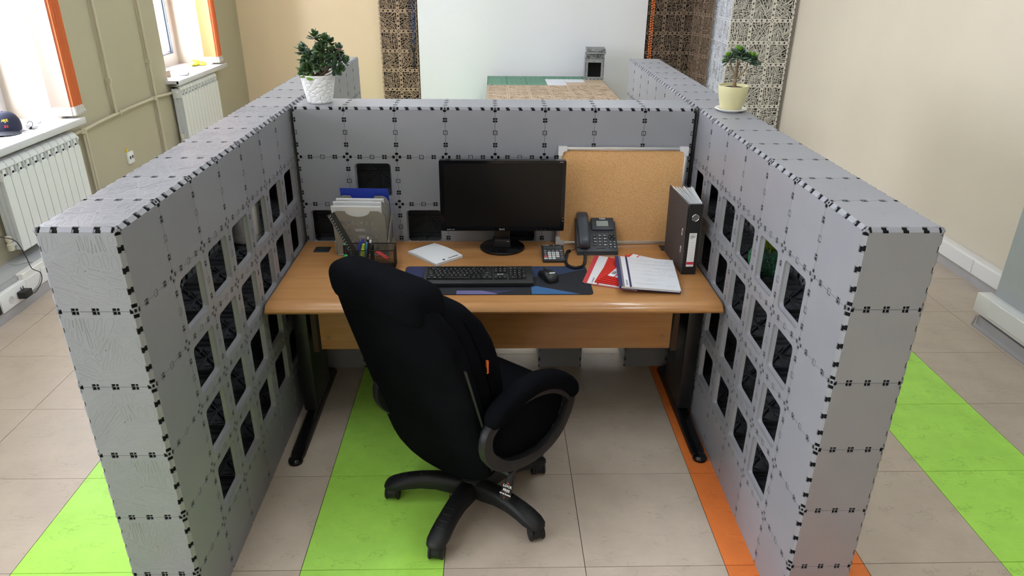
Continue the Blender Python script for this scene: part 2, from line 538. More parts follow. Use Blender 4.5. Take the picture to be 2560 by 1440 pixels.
b = MB(); b.box(4.135, WX1, 2.055, WY1, 0, 0.066)
struct(b.build('baseboard_right', SKIRT), 'grey skirting under the trunking on the right wall', 'skirting')
b = MB(); b.rbox(4.12, WX1, 2.055, WY1, 0.067, 0.178, 0.008, 2)
tr2 = struct(b.build('trim_2', PVC, smooth=40), 'white cable trunking low on the right wall', 'trunking')
for yy in (2.06, 2.66, 3.62):
    b = MB(); b.rbox(4.114, 4.13, yy + 0.004, yy + (0.594 if yy < 2.5 else 0.95), 0.076, 0.170, 0.003, 1); b.build('cover_strip', WHITE, tr2)
b = MB(); b.box(3.795, 3.855, 0.6, 2.06, 0, 0.062); b.tube([(3.785, 2.06, 0.06), (3.782, 2.064, 0.02), (3.778, 2.066, 0.004)], 0.006, 6)
b.box(3.765, 3.795, 0.6, 2.055, 0, 0.008)
struct(b.build('baseboard_pilaster', SKIRT), 'grey skirting around the foot of the grey pilaster', 'skirting')
b = MB(); b.rbox(3.779, 3.86, 0.6, 2.1, 0.08, 0.198, 0.006, 2)
tr3 = struct(b.build('trim_3', PVC, smooth=40), 'white cable trunking boxed around the grey pilaster', 'trunking')
b = MB(); b.rbox(3.775, 3.83, 0.6, 1.975, 0.1, 0.2005, 0.003, 1); b.build('cover_strip', WHITE, tr3)

# windows
GLASS = glass_mat('window_glass')
GASK = mat('window_gasket', (0.05, 0.06, 0.08), 0.5)
FRAMEM = mat('window_frame_pvc', (0.62, 0.59, 0.57), 0.3)
SILLM = mat('white_sill_board', (0.62, 0.62, 0.65), 0.25)
def ring_mb(b, y0, y1, z0, z1, wd, xa, xb):
    b.box(xa, xb, y0, y1, z0, z0 + wd); b.box(xa, xb, y0, y1, z1 - wd, z1)
    b.box(xa, xb, y0, y0 + wd, z0 + wd, z1 - wd); b.box(xa, xb, y1 - wd, y1, z0 + wd, z1 - wd)
for i, (y0, y1) in enumerate(WINDOWS):
    xa = WX0 - REVEAL
    b = MB(); ring_mb(b, y0, y1, SILL, WTOP, 0.065, xa - 0.07, xa)
    ym = (y0 + y1) / 2; b.box(xa - 0.07, xa, ym - 0.045, ym + 0.045, SILL + 0.065, WTOP - 0.065)
    lab = ['first', 'second'][i % 2]
    wn = struct(b.build('window_%d' % (i + 1), FRAMEM),
                ['white framed window behind the camera, farthest back', 'white framed window beside the camera, outside the picture', 'white framed window with the cap on its sill', 'white framed window near the far wall with brickwork outside'][i], 'window')
    for (p, q) in ((y0 + 0.065, ym - 0.045), (ym + 0.045, y1 - 0.065)):
        b = MB(); ring_mb(b, p, q, SILL + 0.065, WTOP - 0.065, 0.055, xa - 0.055, xa + 0.012); sash = b.build('sash', FRAMEM, wn)
        b = MB(); ring_mb(b, p + 0.055, q - 0.055, SILL + 0.12, WTOP - 0.12, 0.008, xa - 0.03, xa + 0.008)
        ring_mb(b, p + 0.071, q - 0.071, SILL + 0.136, WTOP - 0.136, 0.006, xa - 0.04, xa - 0.012); b.build('gasket', GASK, sash)
        b = MB(); b.box(xa - 0.034, xa - 0.028, p + 0.055, q - 0.055, SILL + 0.12, WTOP - 0.12); b.build('pane', GLASS, sash)
    b = MB(); sy0, sy1 = y0 - 0.06, y1 + 0.075
    b.box(xa, WX0 + 0.001, y0, y1, SILL - 0.03, SILL); b.box(WX0, WX0 + 0.12, sy0, sy1, SILL - 0.03, SILL); b.rbox(WX0 + 0.095, WX0 + 0.125, sy0, sy1, SILL - 0.045, SILL + 0.001, 0.006, 2)
    for q in range(5):
        b.box(WX0 + 0.002, WX0 + 0.09, sy0 - 0.001, sy0 + 0.004, SILL - 0.026 + q * 0.0055, SILL - 0.025 + q * 0.0055)
    b.build('sill_board', SILLM, wn, smooth=40)

# neighbouring brick house seen through the far window
b = MB(); b.box(-9.6, -9.2, 15, 26, -4, 8)
hb = thing('brick_building', 'pinkish brick building outside the far window', 'building', (0, 0, 0))
b.build('brick_wall', brick_mat('outdoor_brick'), hb)
b = MB(); b.box(-9.7, -9.1, 14.9, 26.1, 8, 8.3); b.build('roof_edge', mat('roof_edge', (0.4, 0.4, 0.42), 0.8), hb)

# ceiling luminaires
LM = mat('lamp_diffuser', (0.9, 0.9, 0.9), 0.5, emit=(0.86, 0.93, 1.0), estr=LAMP)
LOFF = mat('unlit_lamp_diffuser', (0.85, 0.85, 0.85), 0.5)
LB = mat('lamp_housing', (0.8, 0.8, 0.8), 0.4)
n_ = 0
for ly in (-2.6, 0.1, 2.4, 5.0):
    for lx in (-0.1, 1.95):
        side = 'nearer the windows' if lx < 0 else 'nearer the plain wall'
        row = ['rear row', 'row above the camera', 'row above the desk', 'row above the display table'][(-2.6, 0.1, 2.4, 5.0).index(ly)]
        t = thing('ceiling_light', 'long white ceiling light %s, %s' % (side, row), 'lamp', (lx, ly, CEIL), 0, 'ceiling lights')
        b = MB(); b.box(-0.10, 0.10, -0.62, 0.62, -0.05, 0.0); b.build('housing', LB, t)
        b = MB(); b.rbox(-0.09, 0.09, -0.61, 0.61, -0.07, -0.049, 0.008, 2); b.build('diffuser', LM if ly > 0 else LOFF, t)

# ------------------------------------------------------------------ radiators, pipes
DARK = mat('dark_recess', (0.03, 0.03, 0.03), 0.8)
def radiator(y0, n, zb, zt, label):
    t = thing('radiator', label, 'radiator', (WX0, y0, zb), 0, 'sectional radiators under the windows')
    h = zt - zb
    b = MB()
    # front plate with clipped shoulders
    fr = [(0.003, 0.0), (0.077, 0.0), (0.077, h - 0.11), (0.066, h - 0.09), (0.014, h - 0.09), (0.003, h - 0.11)]
    Mf = frame((0.118, 0, 0), (0, 1, 0), (0, 0, 1), (1, 0, 0))
    b.prism(fr, -0.006, 0, (), Mf)
    b.box(0.022, 0.112, 0.026, 0.054, 0.0, h - 0.05)
    for q in (0.045, 0.075):
        b.box(q, q + 0.004, 0.006, 0.074, 0.01, h - 0.08)
    # curved hood with end cheeks
    prof = [(0.112, h - 0.045), (0.110, h - 0.028), (0.098, h - 0.012), (0.078, h - 0.003), (0.055, h), (0.03, h - 0.004)]
    rings = [[(x, 0.002, z) for x, z in prof] + [(x - 0.003, 0.002, z - 0.004) for x, z in reversed(prof)], [(x, 0.078, z) for x, z in prof] + [(x - 0.003, 0.078, z - 0.004) for x, z in reversed(prof)]]
    b.loft(rings)
    b.box(0.03, 0.112, 0.0025, 0.006, h - 0.115, h - 0.03); b.box(0.03, 0.112, 0.074, 0.0775, h - 0.115, h - 0.03)
    b.rbox(0.06, 0.112, 0.02, 0.06, h - 0.125, h - 0.068, 0.01, 2)
    me = b.mesh('section', RADM, 35)
    for i in range(n):
        obj('section', me, t, T(0, i * 0.08, 0))
    b = MB()
    b.tube([(0.07, -0.02, h - 0.06), (0.07, n * 0.08 + 0.02, h - 0.06)], 0.014, 10)
    b.tube([(0.07, -0.02, 0.05), (0.07, n * 0.08 + 0.02, 0.05)], 0.014, 10)
    b.build('manifold', RADM, t, 40)
    b = MB()
    Mv = T(0.07, -0.035, 0.05)
    b.lathe([(0.0, -0.03), (0.018, -0.03), (0.02, -0.02), (0.02, 0.01), (0.014, 0.015), (0.014, 0.03), (0.019, 0.032), (0.019, 0.06), (0.012, 0.064), (0, 0.064)], 16, Mv)
    b.build('valve', mat('valve_body', (0.62, 0.58, 0.48), 0.4), t, 40)
    b = MB()
    b.lathe([(0.0, -0.028), (0.019, -0.028), (0.022, -0.02), (0.022, 0.02), (0, 0.022)], 16, T(0.07, n * 0.08 + 0.03, h - 0.06) @ RX(PI / 2))
    b.build('bleed_cap', RADM, t, 40)
    return t
radiator(2.565, 11, 0.275, 0.838, 'white sectional radiator under the sill with the cap')
radiator(5.29, 12, 0.30, 0.862, 'white sectional radiator under the far window')
PIPEM = mat('cream_painted_pipe', (0.52, 0.47, 0.35), 0.45)
t = thing('heating_pipes', 'cream painted heating pipes running along and up the window wall', 'pipe', (WX0, 3.7, 0.2))
px_ = 0.03
def pipe(pts, r=0.0125):
    b = MB(); b.tube([(px_, p[0] - 3.7, p[1] - 0.2) for p in pts], r, 10); b.build('pipe', PIPEM, t, 60)
pipe([(3.52, 0.79), (3.70, 0.79), (3.9, 0.802), (4.4, 0.815), (4.95, 0.815), (5.2, 0.80), (5.286, 0.80)])
pipe([(3.705, 0.80), (3.705, 0.21)])
pipe([(3.675, 0.76), (3.672, 0.21)], 0.009)
pipe([(4.205, 0.815), (4.205, CEIL)])
pipe([(4.945, CEIL), (4.945, 0.21)])
b = MB(); b.tube([(px_, 0.0, 0.59), (px_, -0.03, 0.59), (px_ + 0.02, -0.05, 0.59)], 0.02, 12); b.build('elbow', PIPEM, t, 60)
for (yy, zz) in ((4.205, 1.07), (4.945, 1.13), (4.9, 0.815), (4.25, 0.815)):
    b = MB(); b.box(0, px_ + 0.016, yy - 3.7 - 0.012, yy - 3.7 + 0.012, zz - 0.2 - 0.018, zz - 0.2 + 0.018); b.build('bracket', PIPEM, t)

# wall socket
def socket_face(b, M_, n):
    for i in range(n):
        c = Vector((0, i * 0.0, 0))
        b.lathe([(0.0, 0.0005), (0.019, 0.0005), (0.019, 0.004), (0.021, 0.004), (0.021, 0.0)], 20, M_ @ T(0, 0, 0))
t = thing('wall_socket', 'white double socket with a yellow tag on the window wall', 'socket', (WX0, 4.315, 0.43))
b = MB(); b.rbox(0, 0.02, -0.045, 0.045, -0.05, 0.045, 0.004, 2); b.build('face_plate', WHITE, t, 40)
for dy in (-0.02, 0.02):
    b = MB(); b.lathe([(0.0, 0.0), (0.014, 0.0), (0.014, 0.002), (0, 0.002)], 14, T(0.0195, dy, 0.0) @ RY(PI / 2)); b.build('outlet', mat('socket_shadow', (0.10, 0.10, 0.11), 0.6), t)
b = MB(); b.box(0.0, 0.008, -0.035, -0.012, 0.046, 0.075); b.build('tag', mat('yellow_tag', (0.75, 0.55, 0.03), 0.6), t)

# floor-level socket with adapter
t = thing('trunking_socket', 'white socket block in the cable trunking by the radiator', 'socket', (-1.955, 2.25, 0.11))
b = MB(); b.rbox(-0.03, 0.006, -0.138, 0.112, -0.048, 0.062, 0.006, 2); b.build('socket_block', WHITE, t, 40)
b = MB(); b.lathe([(0.0, 0.001), (0.02, 0.001), (0.022, 0.003), (0.024, 0.003), (0.024, 0.0)], 20, T(0.006, -0.05, 0.0) @ RY(PI / 2)); b.build('outlet', mat('outlet_white', (0.62, 0.62, 0.61), 0.5), t, 40)
for q in (0.052, 0.072):
    b = MB(); b.box(0.004, 0.0068, q, q + 0.008, 0.016, 0.034); b.build('usb_port', DARK, t)
b = MB(); b.rbox(-0.02, 0.004, -0.20, -0.143, -0.045, 0.055, 0.004, 1); b.build('open_module', BLACKM, t)
t = thing('power_adapter', 'black plug-in power adapter in the trunking socket', 'adapter', (-1.948, 2.3, 0.11))
b = MB(); b.rbox(0, 0.05, -0.045, 0.03, -0.022, 0.022, 0.006, 2); b.build('adapter_body', BLACKP, t, 40)
b = MB(); b.tube(spline([(0.04, 0.03, -0.015), (0.045, 0.06, -0.02), (0.05, 0.13, 0.02), (0.03, 0.17, 0.06), (0.02, 0.12, 0.11), (-0.05, 0.20, 0.15), (-0.10, 0.22, 0.25), (-0.12, 0.10, 0.33), (-0.13, 0.05, 0.4), (-0.14, 0.0, 0.47)], 6), 0.0028, 6); b.build('cable', BLACKP, t, 60)
t = thing('grey_cable', 'thin grey cable curving over the ledge to the socket', 'cable', (-1.955, 2.38, 0.1))
b = MB(); b.tube(spline([(0.01, 0.0, -0.02), (0.012, 0.09, 0.0), (0.0, 0.15, 0.07), (-0.06, 0.17, 0.107), (-0.12, 0.12, 0.108), (-0.14, 0.05, 0.16)], 6), 0.003, 6); b.build('cable_run', mat('grey_cable', (0.35, 0.35, 0.35), 0.5), t, 60)

# ------------------------------------------------------------------ vertical blinds
ORANGE = translucent_mat('orange_blind_cloth', (0.97, 0.45, 0.20), 0.8, 0.45)
LIT_ORANGE = translucent_mat('lit_orange_blind_cloth', (0.66, 0.40, 0.33), 0.8, 0.35)  # orange cloth with the daylight wash painted into its colour
BEAD = mat('bead_chain', (0.7, 0.68, 0.65), 0.4)
def blind(yc, label, pale):
    t = thing('vertical_blind', label, 'blind', (WX0 + 0.06, yc, SILL + 0.02), 0, 'orange vertical blinds')
    zt_ = WTOP - SILL - 0.03
    b = MB(); b.box(-0.03, 0.02, -1.2, 0.16, zt_, zt_ + 0.04); b.build('head_rail', WHITE, t)
    def slat(y, x, w_, ang, m_):
        b = MB()
        pr = [(-w_ / 2, 0.0), (-w_ / 4, 0.006), (0, 0.008), (w_ / 4, 0.006), (w_ / 2, 0.0)]
        lo = [(p, q, 0.06) for p, q in pr] + [(p, q - 0.0012, 0.06) for p, q in reversed(pr)]
        hi = [(p, q, zt_) for p, q in pr] + [(p, q - 0.0012, zt_) for p, q in reversed(pr)]
        b.loft([lo, hi])
        s_ = b.build('slat', m_, t, 40, T(x, y, 0) @ RZ(ang))
        b = MB(); b.box(-w_ / 2, w_ / 2, -0.003, 0.006, 0.0, 0.06); b.build('weight', mat('blind_weight', (0.78, 0.72, 0.68), 0.5), s_)
    slat(-0.032, -0.045, 0.127, R(8), LIT_ORANGE if pale else ORANGE)
    for i in range(8):
        slat(-0.018 + i * 0.0165, -0.030 + 0.002 * (i % 2), 0.127, R(8 + 3 * (i % 2)), ORANGE)
    b = MB()
    for i in range(9):
        y = i * 0.0155
        b.tube(spline([(0.037, y - 0.02, 0.03), (0.042, y - 0.012, 0.012 + 0.004 * (i % 2)), (0.037, y - 0.0045, 0.03)], 4), 0.0022, 5)
        b.tube([(0.037, y - 0.02, 0.0), (0.040, y - 0.016, 0.05)], 0.002, 5)
    b.build('bead_chain', BEAD, t)
blind(3.535, 'orange vertical blind drawn aside at the window with the cap', True)
blind(6.45, 'orange vertical blind drawn aside at the far window', False)

# ------------------------------------------------------------------ snap-together plastic panels
CH = 0.045
def bsp(rng, poly, depth, out, amin):
    def area(p): return 0.5 * abs(sum(p[i][0] * p[(i + 1) % len(p)][1] - p[(i + 1) % len(p)][0] * p[i][1] for i in range(len(p))))
    if area(poly) < amin * rng.uniform(0.7, 1.9) or depth > 9:
        out.append(poly); return
    cx = sum(p[0] for p in poly) / len(poly); cy = sum(p[1] for p in poly) / len(poly)
    # split mostly across, sometimes along, the longest side
    L = max(range(len(poly)), key=lambda i: (poly[i][0] - poly[(i + 1) % len(poly)][0]) ** 2 + (poly[i][1] - poly[(i + 1) % len(poly)][1]) ** 2)
    a = math.atan2(poly[(L + 1) % len(poly)][1] - poly[L][1], poly[(L + 1) % len(poly)][0] - poly[L][0])
    xs_ = [q[0] for q in poly]; ys_ = [q[1] for q in poly]
    elong = max(max(xs_) - min(xs_), max(ys_) - min(ys_)) ** 2 / (area(poly) + 1e-9)
    a += (0.0 if elong < 6 and depth > 2 and rng.random() < 0.7 else PI / 2) + rng.uniform(-0.45, 0.45) * (1.4 if depth < 3 else 0.5)
    px0, py0 = cx + rng.uniform(-0.03, 0.03), cy + rng.uniform(-0.03, 0.03)
    nx, ny = -math.sin(a), math.cos(a)
    A = []; B = []
    n = len(poly)
    for i in range(n):
        p, q = poly[i], poly[(i + 1) % n]
        dp = (p[0] - px0) * nx + (p[1] - py0) * ny; dq = (q[0] - px0) * nx + (q[1] - py0) * ny
        (A if dp >= 0 else B).append(p)
        if dp * dq < 0:
            t_ = dp / (dp - dq); x = (p[0] + (q[0] - p[0]) * t_, p[1] + (q[1] - p[1]) * t_)
            A.append(x); B.append(x)
    if len(A) < 3 or len(B) < 3:
        out.append(poly); return
    bsp(rng, A, depth + 1, out, amin); bsp(rng, B, depth + 1, out, amin)
def inset(poly, d):
    n = len(poly); lines = []
    ar = sum(poly[i][0] * poly[(i + 1) % n][1] - poly[(i + 1) % n][0] * poly[i][1] for i in range(n))
    if ar < 0: poly = poly[::-1]
    cur = list(poly)
    for i in range(n):
        p, q = poly[i], poly[(i + 1) % n]
        ex, ey = q[0] - p[0], q[1] - p[1]; L = math.hypot(ex, ey)
        if L < 1e-6: continue
        nx, ny = -ey / L, ex / L
        ox, oy = p[0] + nx * d, p[1] + ny * d
        new = []
        k = len(cur)
        for j in range(k):
            a, b = cur[j], cur[(j + 1) % k]
            da = (a[0] - ox) * nx + (a[1] - oy) * ny; db = (b[0] - ox) * nx + (b[1] - oy) * ny
            if da >= 0: new.append(a)
            if da * db < 0:
                t_ = da / (da - db); new.append((a[0] + (b[0] - a[0]) * t_, a[1] + (b[1] - a[1]) * t_))
        cur = new
        if len(cur) < 3: return None
    # drop near-duplicate points
    o = []
    for p in cur:
        if not o or math.hypot(p[0] - o[-1][0], p[1] - o[-1][1]) > 0.004: o.append(p)
    if len(o) > 2 and math.hypot(o[0][0] - o[-1][0], o[0][1] - o[-1][1]) < 0.004: o.pop()
    if len(o) < 3: return None
    a2 = 0.5 * abs(sum(o[i][0] * o[(i + 1) % len(o)][1] - o[(i + 1) % len(o)][0] * o[i][1] for i in range(len(o))))
    return o if a2 > 0.0005 else None
def cut_corners(poly, k=0.22):
    o = []
    n = len(poly)
    for i in range(n):
        p, q = poly[i], poly[(i + 1) % n]
        o.append((p[0] + (q[0] - p[0]) * k, p[1] + (q[1] - p[1]) * k)); o.append((p[0] + (q[0] - p[0]) * (1 - k), p[1] + (q[1] - p[1]) * (1 - k)))
    return o
def leaf_cells(seed, half, amin, gap):
    rng = random.Random(seed); out = []
    # four quadrants meeting in the middle, each broken into slanted cells
    rad = []
    bsp(rng, [(-half, -half), (half, -half), (half, half), (-half, half)], 0, rad, amin)
    cells = []
    for p in rad:
        q = inset(p, gap)
        if q: cells.append(q)
    return cells

SLOTS = (-0.25, 0.0, 0.25)
def panel_outline(e, g=0.003):
    lo = {}
    lim = []
    for k in range(4):
        lim.append(0.5 - (CH if e[k] == 'c' else g))
    xl, xr, yb, yt = -lim[0], lim[1], -lim[2], lim[3]
    def side(kind):
        n = []
        if kind in 'fg':
            n += [(-0.46, -0.41, 0.028), (0.41, 0.46, 0.028)]
            n += [(t_ - 0.045, t_ + 0.045, 0.04) for t_ in SLOTS]
        elif kind == 'c':
            n += [(-0.46, -0.41, 0.012), (0.41, 0.46, 0.012)]
            n += [(t_ - 0.045, t_ + 0.045, 0.016) for t_ in SLOTS]
        else:
            n += [(t_ - 0.06, t_ + 0.06, 0.02) for t_ in (-0.375, -0.125, 0.125, 0.375)]
        return sorted(n)
    pts = []
    pts.append((xl, yb))
    for a, b, d in side(e[2]): pts += [(a, yb), (a, yb + d), (b, yb + d), (b, yb)]
    pts.append((xr, yb))
    for a, b, d in side(e[1]): pts += [(xr, a), (xr - d, a), (xr - d, b), (xr, b)]
    pts.append((xr, yt))
    for a, b, d in reversed(side(e[3])): pts += [(b, yt), (b, yt - d), (a, yt - d), (a, yt)]
    pts.append((xl, yt))
    for a, b, d in reversed(side(e[0])): pts += [(xl, b), (xl + d, b), (xl + d, a), (xl, a)]
    return pts, (xl, xr, yb, yt)

PM = {}
def panel_mesh(kind, e, material, seed=0):
    key = (kind, e, material.name, seed)
    if key in PM: return PM[key]
    b = MB()
    S = Matrix.Diagonal((U, U, U, 1))
    out, (xl, xr, yb, yt) = panel_outline(e)
    th = 0.035
    holes = []
    if kind == 'open':
        holes = [rrect(0.74, 0.74, 0.07, 3)]
    elif kind == 'lattice':
        holes = leaf_cells(seed, 0.43, 0.0185, 0.0102)
        holes += [rrect(0.05, 0.05, 0.01, 1, sx * 0.455 if ax else t_, t_ if ax else sx * 0.455) for ax in (0, 1) for sx in (-1, 1) for t_ in ()]
    b.prism(out, -th, 0, holes, S)
    if kind == 'open':
        o1 = rrect(0.74, 0.74, 0.07, 3); o2 = rrect(0.685, 0.685, 0.06, 3)
        n = len(o1)
        # sloping rolled lip that runs back into the opening
        rings = [[(x, y, -0.002) for x, y in o1], [(x * 0.985, y * 0.985, -0.03) for x, y in o1], [(x, y, -0.075) for x, y in o2], [(x * 1.02, y * 1.02, -0.085) for x, y in o2], [(x * 1.0, y * 1.0, -th - 0.01) for x, y in o1]]
        b.loft(rings, True, False, S)
    # edges
    for k in range(4):
        if k == 0: F_ = frame((-0.5, 0, 0), (0, -1, 0), (-1, 0, 0), (0, 0, -1)); lim = -xl
        elif k == 1: F_ = frame((0.5, 0, 0), (0, 1, 0), (1, 0, 0), (0, 0, -1)); lim = xr
        elif k == 2: F_ = frame((0, -0.5, 0), (1, 0, 0), (0, -1, 0), (0, 0, -1)); lim = -yb
        else: F_ = frame((0, 0.5, 0), (-1, 0, 0), (0, 1, 0), (0, 0, -1)); lim = yt
        # F_: x along the edge, y outwards (0 at the cell border), z into the wall
        MM = S @ F_
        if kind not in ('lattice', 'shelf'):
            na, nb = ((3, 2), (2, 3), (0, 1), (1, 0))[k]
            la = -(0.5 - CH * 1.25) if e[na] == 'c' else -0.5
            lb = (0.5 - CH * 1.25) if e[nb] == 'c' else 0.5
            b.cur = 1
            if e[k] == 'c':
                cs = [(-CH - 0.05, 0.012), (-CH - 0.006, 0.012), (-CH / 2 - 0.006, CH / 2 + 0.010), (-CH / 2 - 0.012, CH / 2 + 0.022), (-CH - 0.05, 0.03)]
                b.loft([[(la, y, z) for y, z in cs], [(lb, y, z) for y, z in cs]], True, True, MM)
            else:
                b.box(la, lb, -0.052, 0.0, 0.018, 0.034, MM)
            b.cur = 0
        if e[k] == 'c':
            c = CH
            segs = [(-0.41, -0.295), (-0.205, -0.045), (0.045, 0.205), (0.295, 0.41), (0.46, 0.5 - c / 2), (-0.5 + c / 2, -0.46)]
            for (p, q) in segs:
                cs = [(-c, 0.0), (-c / 2, c / 2), (-c / 2 - 0.015, c / 2 + 0.015), (-c, 0.03)]
                r0 = [(p, y, z) for y, z in cs]; r1 = [(q, y, z) for y, z in cs]
                b.loft([r0, r1], True, True, MM)
            for t_ in SLOTS:
                b.loft([[(x, y, z) for y, z in ((-c - 0.016, 0.009), (-c - 0.004, 0.009), (-c / 2 - 0.004, c / 2 + 0.007), (-c / 2 - 0.01, c / 2 + 0.014), (-c - 0.016, 0.014))] for x in (t_ + 0.026, t_ + 0.045)], True, True, MM)
        elif e[k] in 'fg' and kind != 'lattice':
            if e[k] == 'f': b.box(-0.033, 0.033, -0.030, -0.0035, 0.003, 0.05, MM)
            for t_ in ((-0.25, 0.25) if e[k] == 'f' else SLOTS):
                b.box(t_ - 0.005, t_ + 0.005, -0.045, -0.003, 0.011, 0.02, MM)
                b.box(t_ - 0.045, t_ + 0.045, -0.0065, -0.003, 0.013, 0.02, MM)
    if kind == 'emboss':
        for q in leaf_cells(seed, 0.43, 0.019, 0.016):
            p = cut_corners(cut_corners(q), 0.25)
            n = len(p)
            cx = sum(a[0] for a in p) / n; cy = sum(a[1] for a in p) / n
            def sc(a, d):
                L = math.hypot(a[0] - cx, a[1] - cy) or 1
                return (a[0] + (a[0] - cx) / L * d, a[1] + (a[1] - cy) / L * d)
            b.loft([[(*sc(a, -0.0030), 0.0002) for a in p], [(a[0], a[1], 0.0016) for a in p], [(*sc(a, 0.0030), 0.0002) for a in p]], True, False, S)
        b.lathe([(0.011, 0.0), (0.009, 0.004), (0.007, 0.004), (0.005, 0.0)], 10, S)
    elif kind in ('solid',):
        b.lathe([(0.007, 0.0), (0.006, 0.002), (0.004, 0.0)], 8, S)
        # fine moulded border line beside each joint
    if kind == 'shelf':
        for i in range(8):
            a = i * PI / 4
            L = 0.44 if i % 2 == 0 else 0.56
            b.box(0.0, L, -0.007, 0.007, 0.0, 0.05, S @ RZ(a))
        for i in range(8):
            a = i * PI / 4 + PI / 8
            pts = [(0.13, 0), (0.36, -0.10), (0.39, 0.08)]
            b.prism(pts, 0.0, 0.03, (), S @ RZ(a))
        for s_ in (-1, 1):
            b.box(-0.44, 0.44, s_ * 0.43 - 0.01, s_ * 0.43 + 0.01, 0, 0.06, S)
            b.box(s_ * 0.43 - 0.01, s_ * 0.43 + 0.01, -0.44, 0.44, 0, 0.06, S)
        rg = random.Random(3)
        for i in range(16):
            a = rg.uniform(0, 2 * PI); r_ = rg.uniform(0.2, 0.38)
            b.box(-0.03, 0.03, -0.012, 0.012, 0.03, 0.045, S @ T(r_ * math.cos(a), r_ * math.sin(a), 0) @ RZ(rg.uniform(0, 3)))
    PM[key] = b.mesh('panel', [material, SLOT_SHADE])
    return PM[key]

def put(parent, name, me, c, u, v, su=1.0, sv=1.0):
    u = Vector(u); v = Vector(v); n = u.cross(v)
    return obj(name, me, parent, frame(c, u * su, v * sv, n))

SC = TW / U
def side_wall(x_in, sgn, label, embossed):
    """sgn +1: the desk lies towards +x of the inner face (left partition)"""
    t = thing('panel_partition', label, 'partition', (0, 0, 0), 0, 'grey panel partitions around the desk')
    x_out = x_in - sgn * TW
    xm = (x_in + x_out) / 2
    NY = 15
    for i in range(NY):
        y = (i + 0.5) * U
        for j in range(6):
            z = ZT - (j + 0.5) * U
            lo, hi = ('c' if i == 0 else 'f'), ('c' if i == NY - 1 else 'f')
            top, bot = ('c' if j == 0 else 'f'), ('b' if j == 5 else 'f')
            opening = 1 <= i <= 6 and 1 <= j <= 4
            kind = 'open' if opening else 'solid'
            ei = (lo, hi, bot, top) if sgn > 0 else (hi, lo, bot, top)
            eo = (hi, lo, bot, top) if sgn > 0 else (lo, hi, bot, top)
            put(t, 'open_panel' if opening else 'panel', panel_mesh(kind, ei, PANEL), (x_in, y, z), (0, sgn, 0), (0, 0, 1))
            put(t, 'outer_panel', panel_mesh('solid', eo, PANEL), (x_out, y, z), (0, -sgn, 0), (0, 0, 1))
            if i <= 8 and j >= 1:
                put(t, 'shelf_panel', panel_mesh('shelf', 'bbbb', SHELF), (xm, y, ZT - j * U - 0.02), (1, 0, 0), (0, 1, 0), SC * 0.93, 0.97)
        et = ('c', 'c', 'c' if i == 0 else 'g', 'c' if i == NY - 1 else 'g')
        kt = 'emboss' if embossed and i < 7 else 'solid'
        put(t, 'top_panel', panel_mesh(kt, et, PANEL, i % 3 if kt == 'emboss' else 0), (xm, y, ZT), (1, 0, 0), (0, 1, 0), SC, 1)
    for j in range(6):
        z = ZT - (j + 0.5) * U
        top, bot = ('c' if j == 0 else 'g'), ('b' if j == 5 else 'g')
        ke = 'emboss' if embossed and j < 5 else 'solid'
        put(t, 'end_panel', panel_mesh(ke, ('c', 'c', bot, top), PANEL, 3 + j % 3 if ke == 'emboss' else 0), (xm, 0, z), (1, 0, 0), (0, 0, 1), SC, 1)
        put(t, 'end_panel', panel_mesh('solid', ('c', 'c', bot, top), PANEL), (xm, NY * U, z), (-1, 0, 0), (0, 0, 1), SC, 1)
    return t
side_wall(XL, 1, 'long grey panel partition on the window side of the desk, embossed end', True)
side_wall(XR, -1, 'long grey panel partition on the side of the desk with the ring binder', False)
t = thing('panel_partition', 'grey panel partition across the back of the desk, behind the monitor', 'partition', (0, 0, 0), 0, 'grey panel partitions around the desk')
GAPS = (2, 4, 6)
TB_ = 0.985 * U
X0B = (XL + XR) / 2 - 4 * U
